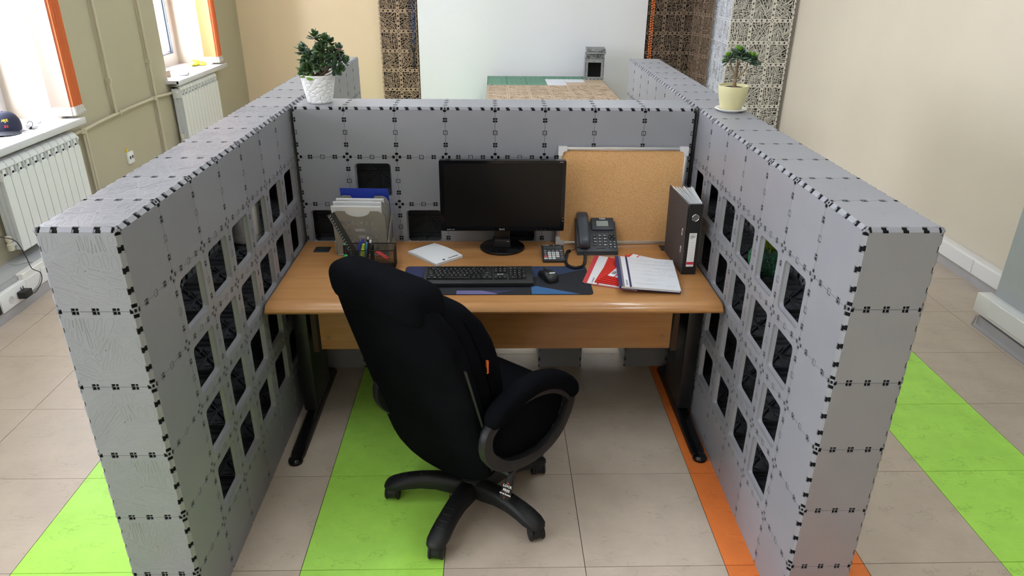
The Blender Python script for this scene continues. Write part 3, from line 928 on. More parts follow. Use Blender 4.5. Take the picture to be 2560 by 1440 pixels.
for i in range(8):
    x = X0B + (i + 0.5) * U
    for j in range(6):
        if j == 5 and i in GAPS: continue
        z = ZT - (j + 0.5) * U
        top, bot = ('c' if j == 0 else 'f'), ('b' if j == 5 else 'f')
        op = j in (1, 2, 3) and (i + j) % 2 == 0
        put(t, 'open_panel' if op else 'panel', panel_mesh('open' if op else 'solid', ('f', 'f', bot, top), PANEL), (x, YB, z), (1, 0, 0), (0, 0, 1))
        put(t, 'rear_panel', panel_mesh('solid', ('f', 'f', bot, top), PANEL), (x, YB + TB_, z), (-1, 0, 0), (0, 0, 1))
        if op:  # dark liners added behind each opening to deepen the shade inside
            put(t, 'shade_liner', panel_mesh('shelf', 'bbbb', SHELF), (x, YB + TB_ * 0.80, z), (1, 0, 0), (0, 0, 1), 0.99, 0.99)
            put(t, 'shade_liner', panel_mesh('shelf', 'bbbb', SHELF), (x, YB + TB_ * 0.46, z - U * 0.47), (1, 0, 0), (0, 1, 0), 0.99, 0.66)
            put(t, 'shade_liner', panel_mesh('shelf', 'bbbb', SHELF), (x, YB + TB_ * 0.46, z + U * 0.47), (1, 0, 0), (0, -1, 0), 0.99, 0.66)
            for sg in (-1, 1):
                put(t, 'shade_liner', panel_mesh('shelf', 'bbbb', SHELF), (x + sg * U * 0.48, YB + TB_ * 0.46, z), (0, -sg, 0), (0, 0, 1), 0.66, 0.99)
        if j == 5:
            for (g, sg) in ((i - 1, -1), (i + 1, 1)):
                if g in GAPS:
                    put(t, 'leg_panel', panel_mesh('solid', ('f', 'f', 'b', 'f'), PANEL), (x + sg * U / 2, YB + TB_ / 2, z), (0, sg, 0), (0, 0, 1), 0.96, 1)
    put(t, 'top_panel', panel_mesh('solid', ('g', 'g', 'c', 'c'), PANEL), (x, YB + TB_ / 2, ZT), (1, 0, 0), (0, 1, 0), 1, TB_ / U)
    put(t, 'shelf_panel', panel_mesh('shelf', 'bbbb', SHELF), (x, YB + TB_ / 2, ZT - 5 * U - 0.01), (1, 0, 0), (0, 1, 0), 0.97, 0.93)
b = MB(); b.tube(spline([(XR - 0.006, YB - 0.004, ZT + 0.004), (XR - 0.006, YB - 0.012, ZT - 0.02), (XR - 0.008, YB - 0.012, ZT - 0.2), (XR - 0.012, YB - 0.012, ZT - 0.4), (XR - 0.02, YB - 0.02, 0.74)], 5), 0.0045, 8)
tag(b.build('black_cable', BLACKP, None, 60), 'black cable hanging down the corner beside the corkboard', 'cable')

# ------------------------------------------------------------------ far end of the room: lattice columns, backdrop, display table
def lattice(parent, material, c, u, v, seed, name='lattice_panel', su=1.0):
    put(parent, name, panel_mesh('lattice', 'ffff', material, seed), c, u, v, su, 1.0)
rl = random.Random(11)
rots = [((1, 0), (0, 1)), ((0, 1), (-1, 0)), ((-1, 0), (0, -1)), ((0, -1), (1, 0))]
def lat_grid(parent, material, origin, du, dv, nu, nv, name='lattice_panel'):
    du = Vector(du); dv = Vector(dv)
    for i in range(nu):
        for j in range(nv):
            c = Vector(origin) + du * (i + 0.5) * U + dv * (j + 0.5) * U
            r_ = rl.choice(rots)
            u_ = du * r_[0][0] + dv * r_[0][1]; v_ = du * r_[1][0] + dv * r_[1][1]
            lattice(parent, material, c, u_, v_, rl.choice((21, 22, 23)), name)
NR = 12
BACKB = mat('dark_backing', (0.035, 0.03, 0.028), 0.9)
t = thing('lattice_column', 'tan lattice panel column left of the white backdrop', 'column', (-0.235, 7.46, 0))
lat_grid(t, TANW, (-0.228, -0.03, 0.04), (1, 0, 0), (0, 0, 1), 2, NR)
b = MB(); b.box(-0.222, 0.222, 0.02, 0.05, 0.0, NR * U + 0.04); b.build('backing_board', BACKB, t)
t = thing('lattice_screen', 'brown lattice panel screen between the backdrop and the white column', 'screen', (2.77, 7.44, 0))
lat_grid(t, BROWN, (-0.035, -0.02, 0.04), (1, 0, 0), (0, 0, 1), 3, NR)
lat_grid(t, BROWN, (0.535, -0.02, 0.04), (0.26, -0.9656, 0), (0, 0, 1), 2, NR, 'side_lattice_panel')
b = MB(); b.box(-0.03, 0.62, 0.03, 0.06, 0.0, NR * U + 0.04); b.build('backing_board', BACKB, t)
t = thing('lattice_column', 'white lattice panel column against the right wall behind the pale pot', 'column', (3.46, 6.45, 0))
lat_grid(t, WHITEP, (0.0, 0.0, 0.03), (1, 0, 0), (0, 0, 1), 3, NR)
lat_grid(t, WHITEC, (0.0, 0.684, 0.03), (0, -1, 0), (0, 0, 1), 3, NR, 'side_lattice_panel')
b = MB(); b.box(0.03, 0.66, 0.12, 0.64, 0.0, NR * U); b.build('core', mat('grey_core', (0.30, 0.29, 0.26), 0.9), t)

SHEET = mat('white_backdrop_cloth', (0.80, 0.81, 0.84), 0.75, var=0.015, vscale=1.2)
b = MB()
x0, x1 = 0.005, 2.745
prof = [(7.39, 2.95), (7.392, 1.6), (7.395, 0.8), (7.39, 0.4), (7.375, 0.2), (7.35, 0.08), (7.335, 0.012)]
nx = 14
rows = []
for (y, z) in prof:
    rows.append([(x0 + (x1 - x0) * i / nx, y + 0.004 * math.sin(i * 1.3), z) for i in range(nx + 1)])
vs_ = [p for r_ in rows for p in r_]
b.add(vs_, [(j * (nx + 1) + i, j * (nx + 1) + i + 1, (j + 1) * (nx + 1) + i + 1, (j + 1) * (nx + 1) + i) for j in range(len(prof) - 1) for i in range(nx)])
t = thing('photo_backdrop', 'white paper backdrop hanging on the far wall', 'backdrop', (0, 0, 0))
b.build('sheet', SHEET, t, 60)
b = MB(); b.tube([(0.006, 7.41, 2.97), (2.733, 7.41, 2.97)], 0.03, 14); b.build('roller', ALU, t, 60)

def chain(b, x, y, z0, z1, r):
    n = int((z1 - z0) / (r * 2.6))
    for i in range(n):
        z = z0 + i * r * 2.6
        b.lathe([(0, -r), (r * 0.8, -r * 0.5), (r, 0), (r * 0.8, r * 0.5), (0, r)], 6, T(x, y, z))
t = thing('bead_chain', 'orange bead chain hanging beside the backdrop in front of the brown screen', 'chain', (2.79, 7.30, 0.55))
b = MB(); chain(b, -0.012, 0, 0, 2.38, 0.011); chain(b, 0.012, 0, 0.01, 2.38, 0.011); b.build('beads', mat('orange_bead', (0.85, 0.19, 0.03), 0.45), t)
b = MB(); b.lathe([(0, -0.02), (0.02, -0.015), (0.02, 0.015), (0, 0.02)], 10); b.build('chain_weight', mat('orange_bead', (0.85, 0.19, 0.03), 0.45), t)
t = thing('bead_chain', 'blue and black bead chains hanging over the tan lattice column', 'chain', (-0.05, 7.385, 0.75))
b = MB(); chain(b, -0.03, 0, 0.20, 2.2, 0.009); chain(b, -0.05, 0.0, 0.2, 2.2, 0.009); b.build('beads', mat('navy_bead', (0.012, 0.016, 0.03), 0.4), t)
b = MB(); chain(b, -0.006, 0, 0.28, 2.2, 0.009); chain(b, 0.014, 0.0, 0.3, 2.2, 0.009); b.build('blue_beads', mat('blue_bead', (0.03, 0.075, 0.22), 0.4), t)
b = MB(); b.lathe([(0, -0.03), (0.02, -0.02), (0.026, 0.0), (0.02, 0.02), (0, 0.03)], 10, T(-0.01, 0, 0.22)); b.lathe([(0, -0.03), (0.02, -0.02), (0.026, 0.0), (0.02, 0.02), (0, 0.03)], 10, T(-0.01, 0, 0.04))
b.tube([(-0.015, 0, 0.2), (-0.012, 0, 0.05)], 0.006, 6); b.tube([(0.0, 0, 0.2), (-0.003, 0, 0.05)], 0.004, 6); b.build('chain_weight', BLACKP, t, 60)

# low table built from panels
tx, ty = 0.832, 7.295
t = thing('display_table', 'low table of tan lattice, green and white panels before the backdrop', 'table', (tx, ty, 0.0))
TZ = 3 * U
for r_ in range(8):
    for c_ in range(6):
        cc = (( c_ + 0.5) * U, -(r_ + 0.5) * U, TZ)
        if r_ >= 3:
            q = rl.choice(rots)
            put(t, 'lattice_panel', panel_mesh('lattice', 'ffff', TAN, rl.choice((21, 22, 23))), cc, (q[0][0], q[0][1], 0), (q[1][0], q[1][1], 0))
        else:
            m_ = GREENP
            if c_ == 3 and r_ >= 1: m_ = WHITEC
            if c_ == 4 and r_ >= 1: m_ = WHITEC if r_ == 1 else TAN
            if c_ == 5 and r_ >= 1: m_ = TAN
            put(t, 'panel', panel_mesh('solid', 'ffff', m_), cc, (1, 0, 0), (0, 1, 0))
for j in range(3):
    z = (j + 0.5) * U
    for c_ in range(6):
        put(t, 'front_panel', panel_mesh('solid', 'ffff', TAN), ((c_ + 0.5) * U, -8 * U, z), (1, 0, 0), (0, 0, 1))
    for r_ in range(8):
        put(t, 'side_panel', panel_mesh('solid', 'ffff', GREENP if r_ < 3 else TAN), (0, -(r_ + 0.5) * U, z), (0, -1, 0), (0, 0, 1))
        put(t, 'side_panel', panel_mesh('solid', 'ffff', TAN), (6 * U, -(r_ + 0.5) * U, z), (0, 1, 0), (0, 0, 1))
# little grey model tower on the table
t = thing('model_fireplace', 'small grey model fireplace tower on the far corner of the display table', 'model', (1.985, 7.035, TZ), R(-4))
PG2 = mat('weathered_grey_plastic', (0.26, 0.27, 0.275), 0.6, var=0.25, vscale=40)
b = MB()
b.prism(rrect(0.225, 0.245, 0.004, 1, 0.1125, 0.1225), -0.02, 0, [rrect(0.155, 0.165, 0.008, 2, 0.1125, 0.115)], frame((0, 0, 0), (1, 0, 0), (0, 0, 1), (0, -1, 0)))
b.box(0, 0.02, 0.02, 0.21, 0, 0.245); b.box(0.205, 0.225, 0.02, 0.21, 0, 0.245); b.box(0, 0.225, 0.21, 0.22, 0, 0.245)
b.build('firebox', PG2, t)
b = MB(); b.box(0.02, 0.205, 0.17, 0.19, 0.0, 0.24); b.build('dark_back', DARK, t)  # plain dark sheet across the back of the firebox
b = MB(); b.rbox(0.003, 0.222, -0.012, 0.22, 0.245, 0.29, 0.004, 1); b.build('frieze', PG2, t)
b = MB(); b.rbox(0.012, 0.235, -0.03, 0.22, 0.295, 0.315, 0.003, 1); b.build('mantel_shelf', PG2, t)
b = MB(); b.rbox(0.008, 0.232, -0.02, 0.22, 0.317, 0.352, 0.003, 1); b.build('chimney_cap', PG2, t)
rk = random.Random(5)
b = MB()
for i in range(26):
    x = rk.uniform(0.01, 0.21); z = rk.choice((0.255, 0.27, 0.283, 0.325, 0.34))
    b.box(x, x + rk.uniform(0.006, 0.014), -0.033, -0.01, z, z + 0.006)
for i in range(10):
    b.box(0.004, 0.012, -0.003, 0.0, 0.02 + i * 0.024, 0.03 + i * 0.024); b.box(0.212, 0.22, -0.003, 0.0, 0.02 + i * 0.024, 0.03 + i * 0.024)
for i in range(5): b.box(0.02 + i * 0.044, 0.035 + i * 0.044, -0.003, 0.0, 0.006, 0.014)
b.build('studs', DARK, t)

# ------------------------------------------------------------------ desk
DZ = 0.715
DY0, DY1 = 0.865, 1.588
t = thing('office_desk', 'beech laminate desk with black metal legs between the partitions', 'desk', (0.911, 1.22, 0))
def dl(x, y, z): return (x - 0.911, y - 1.22, z)
b = MB()
# bullnose front: profile in (y,z) swept along x
pr = [(DY1, DZ - 0.03), (DY1, DZ), (DY0 + 0.055, DZ), (DY0 + 0.035, DZ - 0.001), (DY0 + 0.016, DZ - 0.006), (DY0 + 0.004, DZ - 0.015), (DY0, DZ - 0.024), (DY0 + 0.004, DZ - 0.033), (DY0 + 0.02, DZ - 0.036), (DY0 + 0.06, DZ - 0.03)]
dx0, dx1 = 0.001, 1.822
rings = []
for k in range(9):
    f_ = k / 8
    x = dx0 + (dx1 - dx0) * f_
    rings.append([dl(x, y, z) for y, z in pr])
rings.insert(0, [dl(dx0 - 0.004, max(y, DY0 + 0.02), z - (0.004 if z > DZ - 0.01 else -0.002)) for y, z in pr])
rings.append([dl(dx1 + 0.004, max(y, DY0 + 0.02), z - (0.004 if z > DZ - 0.01 else -0.002)) for y, z in pr])
b.loft(rings)
b.build('desktop', WOOD, t, 35)
b = MB(); b.box(*[v for p in zip(dl(0.155, 1.06, 0.415), dl(1.675, 1.08, DZ - 0.031)) for v in p]); mp = b.build('modesty_panel', WOOD, t)
for xx in (0.19, 1.64):
    b = MB(); b.lathe([(0.011, 0), (0.011, 0.002), (0, 0.002)], 14, T(*dl(xx, 1.06, 0.47)) @ RX(PI / 2)); b.build('screw_cap', mat('screw_cap', (0.36, 0.19, 0.08), 0.4), mp)
DK = mat('dark_stained_board', (0.055, 0.028, 0.014), 0.5)
for xx in (0.12, 1.685):
    b = MB(); b.box(*[v for p in zip(dl(xx, 1.06, 0.40), dl(xx + 0.022, 1.5, DZ - 0.031)) for v in p]); b.build('end_board', DK, t)
for s_, xx in ((1, 0.055), (-1, 1.795)):
    b = MB()
    xa, xb = xx - 0.032, xx + 0.032
    b.rbox(*[v for p in zip(dl(xa, 1.12, 0.05), dl(xb, 1.40, DZ - 0.05)) for v in p], 0.012, 2)
    leg = b.build('leg', BLACKP, t, 40)
    b = MB()
    pts = [(0.80, 0.022), (0.86, 0.028), (1.1, 0.045), (1.26, 0.06), (1.42, 0.045), (1.55, 0.028)]
    rings = []
    for y, h in pts:
        w_ = 0.030 if y > 0.81 else 0.022
        rings.append([(x, yy, z) for (x, yy, z) in [dl(xx - w_, y, 0.0), dl(xx + w_, y, 0.0), dl(xx + w_, y, h * 0.6), dl(xx + w_ * 0.6, y, h), dl(xx - w_ * 0.6, y, h), dl(xx - w_, y, h * 0.6)]])
    b.loft(rings)
    b.lathe([(0, 0.0), (0.03, 0.0), (0.032, 0.01), (0.028, 0.02), (0.015, 0.025), (0, 0.026)], 20, T(*dl(xx, 0.815, 0)))
    b.build('foot', GLOSSB, leg, 50)
    b = MB(); b.rbox(*[v for p in zip(dl(xa, 0.93, DZ - 0.055), dl(xb, 1.55, DZ - 0.031)) for v in p], 0.004, 1); b.build('top_rail', BLACKP, leg)
for (x0, x1, y0, y1) in ((0.06, 0.132, 1.443, 1.51), (1.70, 1.772, 1.463, 1.53)):
    b = MB(); b.rbox(*[v for p in zip(dl(x0, y0, DZ - 0.02), dl(x1, y1, DZ + 0.003)) for v in p], 0.002, 1); g = b.build('cable_grommet', BLACKM, t)
    b = MB(); b.box(*[v for p in zip(dl((x0 + x1) / 2 - 0.012, y1 - 0.03, DZ + 0.0031), dl((x0 + x1) / 2 + 0.012, y1 - 0.008, DZ + 0.0036)) for v in p]); b.build('slot', DARK, g)

# ------------------------------------------------------------------ office chair
TH = R(40)
CB = (0.8165, 0.565, 0)
t = chair = thing('office_chair', 'black plush executive office chair on castors, turned towards the desk', 'chair', CB, -TH)
CPL = mat('chair_nylon', (0.012, 0.012, 0.013), 0.45, bump=0.06, bscale=500, spec=0.35)
# star base: leg angles in world, converted to the chair frame
hub = MB(); hub.lathe([(0, 0.055), (0.04, 0.055), (0.052, 0.07), (0.052, 0.115), (0.042, 0.13), (0.03, 0.135), (0.03, 0.16), (0, 0.16)], 24)
hub.build('hub', CPL, t, 40)
for k in range(5):
    aw = R(175.6 + 72 * k)
    ang = aw + TH
    b = MB()
    rings = []
    for (r_, w_, zt_, zb_) in [(0.03, 0.040, 0.122, 0.06), (0.08, 0.037, 0.130, 0.066), (0.14, 0.034, 0.133, 0.078), (0.20, 0.034, 0.128, 0.080), (0.25, 0.036, 0.118, 0.074), (0.285, 0.038, 0.107, 0.066), (0.318, 0.036, 0.094, 0.062), (0.338, 0.028, 0.082, 0.062), (0.348, 0.014, 0.070, 0.062)]:
        h = zt_ - zb_
        rings.append([(r_, -w_, zb_), (r_, -w_ * 1.02, zb_ + h * 0.45), (r_, -w_ * 0.85, zb_ + h * 0.8), (r_, -w_ * 0.45, zt_), (r_, w_ * 0.45, zt_), (r_, w_ * 0.85, zb_ + h * 0.8), (r_, w_ * 1.02, zb_ + h * 0.45), (r_, w_, zb_)])
    b.loft(rings)
    leg = b.build('base_leg', CPL, t, 50, RZ(ang))
    for q in range(4):
        rr = 0.20 + q * 0.028
        b = MB(); b.box(rr, rr + 0.002, -0.016, 0.016, 0.1, [0.1292, 0.1245, 0.1185, 0.1105][q]); b.build('foot_grip', mat('grip_rib', (0.03, 0.03, 0.032), 0.6), leg)
    ca = random.Random(k + 3).uniform(-0.5, 0.5) + (0.6 if k == 2 else 0)
    Mc = T(0.318, 0, 0) @ RZ(-ang + TH + R(90) * 0 + ca * 0.4)
    for s_ in (-1, 1):
        b = MB(); b.lathe([(0.0, 0.0), (0.027, 0.0), (0.0295, 0.002), (0.0295, 0.007), (0.027, 0.010), (0.012, 0.0115), (0, 0.0115)], 24, Mc @ T(s_ * 0.0175, 0, 0.0295) @ RY(s_ * PI / 2))
        b.build('caster_wheel', CPL, leg, 40)
    b = MB(); b.lathe([(0.026, -0.017), (0.0265, -0.0165), (0.0265, 0.0165), (0.026, 0.017)], 24, Mc @ T(0, 0, 0.0305) @ RY(PI / 2)); b.rbox(-0.016, 0.016, -0.014, 0.014, 0.03, 0.066, 0.004, 2, Mc); b.tube([(0.318, 0, 0.05), (0.318, 0, 0.072)], 0.009, 10); b.build('caster_hood', CPL, leg, 40)
b = MB(); b.lathe([(0.028, 0.13), (0.028, 0.28), (0.02, 0.28), (0.02, 0.36)], 20); b.build('gas_lift', BLACKP, t, 40)
b = MB(); b.rbox(-0.10, 0.10, -0.13, 0.12, 0.335, 0.375, 0.01, 2); b.build('tilt_mechanism', BLACKP, t, 40)
# seat
b = MB()
rings = []
for (z, w_, f0, f1) in [(0.322, 0.20, -0.10, 0.25), (0.33, 0.235, -0.13, 0.29), (0.36, 0.246, -0.14, 0.315), (0.44, 0.248, -0.14, 0.325), (0.485, 0.242, -0.135, 0.31), (0.508, 0.21, -0.12, 0.27), (0.515, 0.14, -0.08, 0.18)]:
    rings.append([(x - 0.015, (f0 + f1) / 2 + y, z - 0.05 * max(0, (f0 + f1) / 2 + y - 0.18)) for x, y in superell(w_, (f1 - f0) / 2, 36, 5.0)])
b.loft(rings); b.build('seat', FABRIC, t, 70)
# backrest shell
def frear(z): return -0.20 - (z - 0.38) * 0.315
BO = -0.055
b = MB(); rings = []
for (z, w_, d_) in [(0.245, 0.10, 0.02), (0.25, 0.165, 0.026), (0.268, 0.224, 0.032), (0.30, 0.250, 0.036), (0.35, 0.258, 0.04), (0.45, 0.262, 0.045), (0.60, 0.262, 0.05), (0.74, 0.262, 0.052), (0.87, 0.258, 0.052), (0.94, 0.245, 0.05), (1.0, 0.222, 0.045), (1.05, 0.19, 0.035)]:
    rings.append([(BO + x, frear(z) + d_ + y + 0.035 * (x / 0.26) ** 2, z) for x, y in superell(w_, d_, 40, 3.8)])
b.loft(rings); b.build('backrest', FABRIC, t, 60)
# piping along the rear shell edge
for s_ in (-1, 1):
    b = MB()
    pts = [(BO + s_ * 0.263, frear(z) + 0.078, z) for z in (0.36, 0.45, 0.55, 0.65, 0.74, 0.80)]
    pts[0] = (BO + s_ * 0.258, frear(0.33) + 0.07, 0.33)
    b.tube(spline(pts, 5), 0.004, 6, flat=(0.0085, 0.003)); b.build('edge_trim', mat('grey_vinyl_trim', (0.018, 0.018, 0.019), 0.55), t, 60)
# front back cushion
b = MB(); rings = []
for (z, w_, d0, d1) in [(0.46, 0.17, 0.07, 0.10), (0.485, 0.215, 0.06, 0.14), (0.54, 0.242, 0.06, 0.185), (0.62, 0.250, 0.06, 0.215), (0.72, 0.252, 0.06, 0.23), (0.82, 0.250, 0.06, 0.225), (0.90, 0.242, 0.06, 0.205), (0.965, 0.222, 0.06, 0.17), (1.0, 0.19, 0.06, 0.13)]:
    fc = frear(z)
    rings.append([(BO + x, fc + (d0 + d1 + 0.07) / 2 + y, z) for x, y in superell(w_, (d1 + 0.07 - d0) / 2, 40, 3.6)])
b.loft(rings); bc = b.build('back_cushion', FABRIC, t, 70)
for off in (0.55,):
    for s_ in (-1, 1):
        b = MB(); pts = []
        for (z, w_, d1) in [(0.50, 0.222, 0.12), (0.62, 0.2515, 0.14), (0.74, 0.2535, 0.145), (0.86, 0.249, 0.14), (0.95, 0.225, 0.135), (0.99, 0.17, 0.14)]:
            pts.append((BO + s_ * w_, frear(z) + d1 + 0.03, z))
        b.tube(spline(pts, 6), 0.0032, 6); b.build('seam', FABRIC, bc, 60)
# head pillow wrapping the top
b = MB(); rings = []
NP = 22
for i in range(NP + 1):
    r_ = -1 + 2 * i / NP
    x = BO + 0.212 * math.copysign(1 - (1 - abs(r_)) ** 1.3, r_)
    k = max(0.04, (1 - abs(r_) ** 7.0)) ** 0.5
    ring = []
    for q in range(28):
        a = 2 * PI * q / 28
        c, s2 = math.cos(a), math.sin(a)
        ry = (0.072 if c > 0 else 0.074) * k * math.copysign(abs(c) ** 0.66, c); rz = (0.075 if s2 > 0 else 0.070) * k * math.copysign(abs(s2) ** 0.66, s2)
        z = 1.032 + rz - 0.014 * r_ * r_
        ring.append((x, frear(1.03) + 0.068 + ry - 0.16 * rz + 0.02 * r_ * r_, z))
    rings.append(ring)
b.loft(rings); hp = b.build('head_pillow', FABRIC, t, 75)
b = MB(); b.box(BO + 0.246, BO + 0.2575, -0.140, -0.133, 0.735, 0.782); b.build('brand_tab', mat('orange_tab', (0.9, 0.16, 0.03), 0.6), bc)
# loop arms
for s_ in (-1, 1):
    RA = 0.265 if s_ > 0 else -0.246
    loop = [(-0.185, 0.585), (-0.09, 0.615), (0.05, 0.605), (0.17, 0.558), (0.252, 0.485), (0.245, 0.425), (0.175, 0.355), (0.05, 0.335), (-0.11, 0.38), (-0.205, 0.465), (-0.222, 0.54)]
    b = MB()
    lp = spline([(RA, p, z) for p, z in loop], 6, True)
    b.tube(lp, 0.02, 8, loop=True, flat=(0.024, 0.016), up=(1, 0, 0))
    arm = b.build('arm_loop', CPL, t, 60)
    b = MB()
    cc = (0.02, 0.465)
    b.prism([(cc[0] + (p - cc[0]) * 0.94, cc[1] + (z - cc[1]) * 0.94) for p, z in [(v.y, v.z) for v in lp[::3]]], -0.012, 0.012, (), frame((RA - s_ * 0.030, 0, 0), (0, 1, 0), (0, 0, 1), (1, 0, 0)))
    b.build('side_bolster', FABRIC, arm)
    b = MB()
    pad = spline([(RA, p, z) for p, z in [(-0.205, 0.585), (-0.15, 0.622), (-0.05, 0.642), (0.06, 0.636), (0.17, 0.592), (0.245, 0.532), (0.275, 0.475)]], 6)
    rings = []
    n = len(pad)
    for i, p in enumerate(pad):
        tt = (pad[min(i + 1, n - 1)] - pad[max(i - 1, 0)]).normalized()
        up_ = Vector((0, -tt.z, tt.y))
        e_ = max(0.12, 1 - (abs(2 * i / (n - 1) - 1)) ** 6) ** 0.5
        rings.append([p + Vector((1, 0, 0)) * x * e_ + up_ * y * e_ for x, y in superell(0.040, 0.034, 16, 2.6)])
    b.loft(rings); b.build('arm_pad', FABRIC, arm, 70)
    for (p, z) in ((-0.12, 0.39), (0.06, 0.335)):
        b = MB(); b.lathe([(0, 0), (0.007, 0), (0.007, 0.002), (0, 0.002)], 10, T(RA + s_ * 0.026, p, z) @ RY(s_ * PI / 2)); b.build('bolt_hole', DARK, arm)
    b = MB(); b.rbox(min(RA, s_ * 0.20), max(RA, s_ * 0.20), -0.10, 0.06, 0.318, 0.333, 0.004, 1); b.build('arm_bracket', BLACKP, arm)
# tilt lever with printed paddle
Lm = T(0, 0, 0)
b = MB(); b.tube(spline([(0.10, -0.02, 0.355), (0.19, -0.02, 0.345), (0.225, -0.022, 0.33), (0.232, -0.03, 0.295)], 5), 0.0045, 8); lev = b.build('tilt_lever', CHROME, t, 60)
b = MB()
pa, pb = Vector((0.232, -0.030, 0.300)), Vector((0.225, -0.078, 0.185))
ax = (pb - pa)
pn = Vector((math.cos(R(-50)) * 0.5, -0.84, 0.25)); pn = (pn - ax * pn.dot(ax) / ax.length_squared).normalized()
pw = ax.normalized().cross(pn).normalized()
rings = []
for f_, w_, h_ in ((0, 0.007, 0.006), (0.06, 0.010, 0.009), (0.3, 0.0135, 0.010), (0.65, 0.019, 0.010), (0.9, 0.021, 0.009), (0.98, 0.017, 0.007), (1.0, 0.010, 0.004)):
    c = pa + ax * f_
    rings.append([c + pw * x + pn * y for x, y in superell(w_, h_, 16, 2.6)])
b.loft(rings); pad = b.build('paddle', CPL, lev, 60)
def lever_text(s_, f_, sz, m_, off=0.0):
    c = pa + ax * f_ + pn * 0.0107 + pw * off
    up_ = -ax.normalized(); rt = up_.cross(pn)
    b = MB(); text_mb(b, s_, sz, frame(c, rt, up_, pn), bold=0.0004); b.build('print', m_, pad)
WT = mat('white_print', (0.8, 0.8, 0.8), 0.6); RT = mat('red_print', (0.7, 0.05, 0.08), 0.6)
lever_text('LOCK', 0.56, 0.0125, WT, 0.0); lever_text('FREE', 0.69, 0.0125, WT, 0.0); lever_text('UP OR DOWN', 0.81, 0.0065, WT)
lever_text('\u2190', 0.47, 0.012, RT, 0.0)
lever_text('-', 0.75, 0.02, RT, -0.0); lever_text('I', 0.92, 0.010, RT)

# ------------------------------------------------------------------ monitor
t = thing('monitor', 'black widescreen monitor on a round stand, switched off', 'monitor', (0.944, 1.496, DZ))
b = MB(); b.lathe([(0, 0.0), (0.098, 0.0), (0.106, 0.004), (0.106, 0.010), (0.100, 0.015), (0.03, 0.019), (0, 0.019)], 48, Matrix.Diagonal((1, 0.94, 1, 1))); b.build('stand_base', GLOSSB, t, 40)
b = MB(); b.rbox(-0.038, 0.038, -0.032, 0.012, 0.016, 0.055, 0.006, 2); b.rbox(-0.036, 0.036, -0.014, 0.010, 0.05, 0.20, 0.006, 2); b.build('stand_neck', mat('neck_black', (0.02, 0.02, 0.021), 0.3), t, 40)
b = MB(); b.box(0.022, 0.030, -0.0325, -0.0322, 0.045, 0.0475); b.build('mark', WT, t)
MW, MH, MZ0 = 0.566, 0.330, 0.112
b = MB()
Mm = frame((0, -0.066, MZ0), (1, 0, 0), (0, 0, 1), (0, -1, 0))
b.prism(rrect(MW, MH, 0.006, 3, 0, MH / 2), -0.03, 0.0, [rrect(MW - 0.036, MH - 0.033, 0.002, 1, 0.001, MH / 2 + 0.003)], Mm)
b.rbox(-MW / 2 + 0.003, MW / 2 - 0.003, -0.060, -0.03, MZ0 + 0.003, MZ0 + MH - 0.003, 0.006, 2)
b.rbox(-0.12, 0.12, -0.034, -0.006, MZ0 + 0.05, MZ0 + 0.26, 0.012, 2)
b.build('casing', GLOSSB, t, 40)
b = MB(); b.box(-MW / 2 + 0.017, MW / 2 - 0.017, -0.0625, -0.055, MZ0 + 0.018, MZ0 + MH - 0.013); b.build('screen', mat('dark_lcd', (0.006, 0.006, 0.006), 0.28, spec=0.4), t)
GP = mat('grey_print', (0.42, 0.42, 0.44), 0.5)
def mtext(s_, x, z, sz, name='lettering', al='CENTER'):
    b = MB(); text_mb(b, s_, sz, frame((x, -0.0664, MZ0 + z), (1, 0, 0), (0, 0, 1), (0, -1, 0)), al, 0.0002); b.build(name, GP, t)
mtext('BenQ', -0.002, 0.0075, 0.0105); mtext('SENSEYE 3  LED', -0.255, 0.0065, 0.005, 'small_lettering', 'LEFT'); mtext('GL2450', 0.262, MH - 0.007, 0.005, 'small_lettering')
for i in range(3):
    b = MB(); b.box(0.155 + i * 0.018, 0.167 + i * 0.018, -0.0663, -0.06, MZ0 + 0.0035, MZ0 + 0.0055); b.build('button_mark', mat('button_grey', (0.05, 0.05, 0.05), 0.4), t)
for z in (0.062, 0.048):
    b = MB(); b.lathe([(0, 0), (0.0022, 0), (0, 0.0006)], 8, T(MW / 2 - 0.006, -0.066, MZ0 + z) @ RX(PI / 2)); b.build('power_mark', GP, t)

# ------------------------------------------------------------------ corkboard
t = thing('corkboard', 'cork pin board with a silver frame leaning behind the phone', 'pin board', (1.5035, 1.556, DZ))
t.rotation_euler = (-R(2.5), 0, 0)
CW, CHH = 0.598, 0.470
b = MB(); b.box(-CW / 2 + 0.008, CW / 2 - 0.008, -0.004, 0.006, 0.008, CHH - 0.008); b.build('cork_sheet', cork_mat('cork'), t)
FW = 0.016
for nm, (x0, x1, z0, z1) in dict(b=(-CW / 2, CW / 2, 0, FW), t=(-CW / 2, CW / 2, CHH - FW, CHH), l=(-CW / 2, -CW / 2 + FW, 0, CHH), r=(CW / 2 - FW, CW / 2, 0, CHH)).items():
    b = MB(); b.rbox(x0, x1, -0.011, 0.009, z0, z1, 0.004, 2)
    if nm in 'bt': b.box(x0 + 0.02, x1 - 0.02, -0.0118, -0.011, (z0 + z1) / 2 - 0.001, (z0 + z1) / 2 + 0.001)
    b.build('frame_bar', ALU, t, 40)
